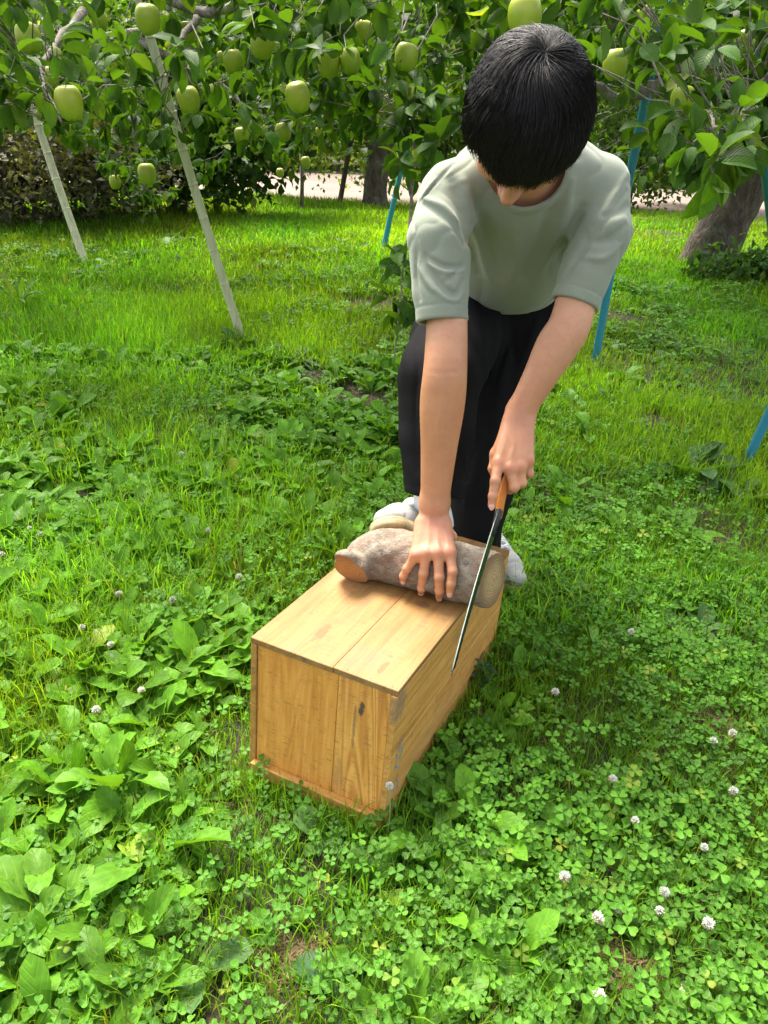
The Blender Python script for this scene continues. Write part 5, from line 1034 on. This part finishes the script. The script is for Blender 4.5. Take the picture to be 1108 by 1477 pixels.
crown_tree('trunk_weeds', c + [.1, -.1, 0], [], [((0, 0, .10), (.45, .2, .11)), ((.3, 0, .16), (.25, .2, .13))], 1700, .055, (.055, .12, .032), 'dark leafy weeds round the base of the leaning trunk', FARL, 'weeds', spread=.05, inner=0., clump=14, yel=.02)
# white clover flowers, each on its stem
g = G('clover_petal'); t = g.n('Attribute', dict(attribute_name='tint')).outputs['Color']; PT = g.P(Base_Color=t, Roughness=.7, Subsurface_Weight=.05); n = 85
u = np.arange(n) + .5; ph = np.arccos(1 - 1.75 * u / n); th = u * 2.39996; dv = np.stack([np.sin(ph) * np.cos(th), np.sin(ph) * np.sin(th), np.cos(ph)], 1); dd = nrm(dv + [0, 0, .35])
Vb, Qb, tcb, uvb = leaves(dv * .0025, dd, nrm(np.cross(dd, rdir(n))), .0062 + .002 * rng.random(n), np.full(n, .0026), .4 * np.ones(n), .7 * np.ones(n), np.where(ph[:, None] > 1.7, [.50, .40, .26], [.74, .74, .66]) * (.85 + .2 * rng.random((n, 1))), 3)
blm = mesh('bloom', Vb, Qb, PT, col=tcb)
fl = [(262, 655, 'faint clover bloom in the mid grass, far left of the black trousers'), (118, 905, 'clover bloom left of the ones beside the crate top corner'), (300, 765, 'clover bloom up-left of the log stub in the mid grass'), (43, 762, 'leftmost of the paired clover blooms by the dirt patch at the left'), (59, 771, 'right one of the paired clover blooms by the dirt patch at the left'), (3, 800, 'clover bloom cut by the left edge of the photo'), (172, 857, 'clover bloom left of the log stub'), (160, 930, 'clover bloom left of the crate top corner'), (204, 996, 'whitish clover bloom left of the crate, beside pale leaves'), (249, 865, 'clover bloom between the crate and its left neighbour bloom'), (139, 1024, 'small clover bloom above the upright dandelion-like weed'), (345, 832, 'clover bloom just left of the crate, level with the stub'), (562, 1134, 'clover bloom in front of the crate right front corner'), (801, 998, 'lone clover bloom right of the saw tip'), (911, 911, 'clover bloom near the plantain clump at the right'), (884, 1124, 'clover bloom left of the large upright plantain leaf'), (916, 1184, 'plump clover bloom below the large upright plantain leaf'), (1057, 1058, 'upper clover bloom near the right edge'), (1029, 1069, 'clover bloom beside the upper one near the right edge'), (1058, 1141, 'double-headed clover bloom at the right edge'), (1016, 1222, 'ragged clover bloom in the lower right'), (958, 1287, 'upper of two close clover blooms in the lower right'), (952, 1314, 'lower of two close clover blooms in the lower right'), (893, 1311, 'tiny clover bloom right of the bottom centre'), (862, 1324, 'tiny clover bloom at the left of the lower right group'), (815, 1265, 'small clover bloom above the lower right group'), (1022, 1332, 'faded clover bloom under the lower right group'), (864, 1436, 'small clover bloom near the bottom edge'), (990, 1428, 'tiny clover bloom in the bottom right corner')]
for px, py, lab in fl:
    c = ghit(px, py + 14); h = .05 + .03 * rng.random() if py > 900 else .06
    if (px, py) == (562, 1134): c = ghit(556, 1225); h = .10
    r = at(px, py, 1) - [0, 0, HC]; tz = c[2] + h; tp = r * ((tz - HC) / r[2]) + [0, 0, HC]; tp = tp if np.linalg.norm(tp[:2] - c[:2]) < .14 else c + [0, 0, h]
    if (px, py) == (562, 1134): tp = at(562, 1134, float(pr(c[None])[0, 2]) - .035)
    e = empty('clover_flower', c, label=lab, cat='flower', group='white clover blooms in the grass')
    V, Fs = tube(smoothpath([c - [0, 0, .01], (c + tp) / 2 + [.004, 0, .006], tp], 4), .0009, 5); child('stem', V, Fs, plainmat('clover_stem', (.22, .30, .10), .6) if 'clover_stem' not in bpy.data.materials else bpy.data.materials['clover_stem'], e)
    b = link('bloom', blm, e); b.location = Vector(tp - c); s = .8 + .35 * rng.random(); b.scale = (s, s, s); b.rotation_euler = (rng.normal(0, .25), rng.normal(0, .25), rng.random() * 6)
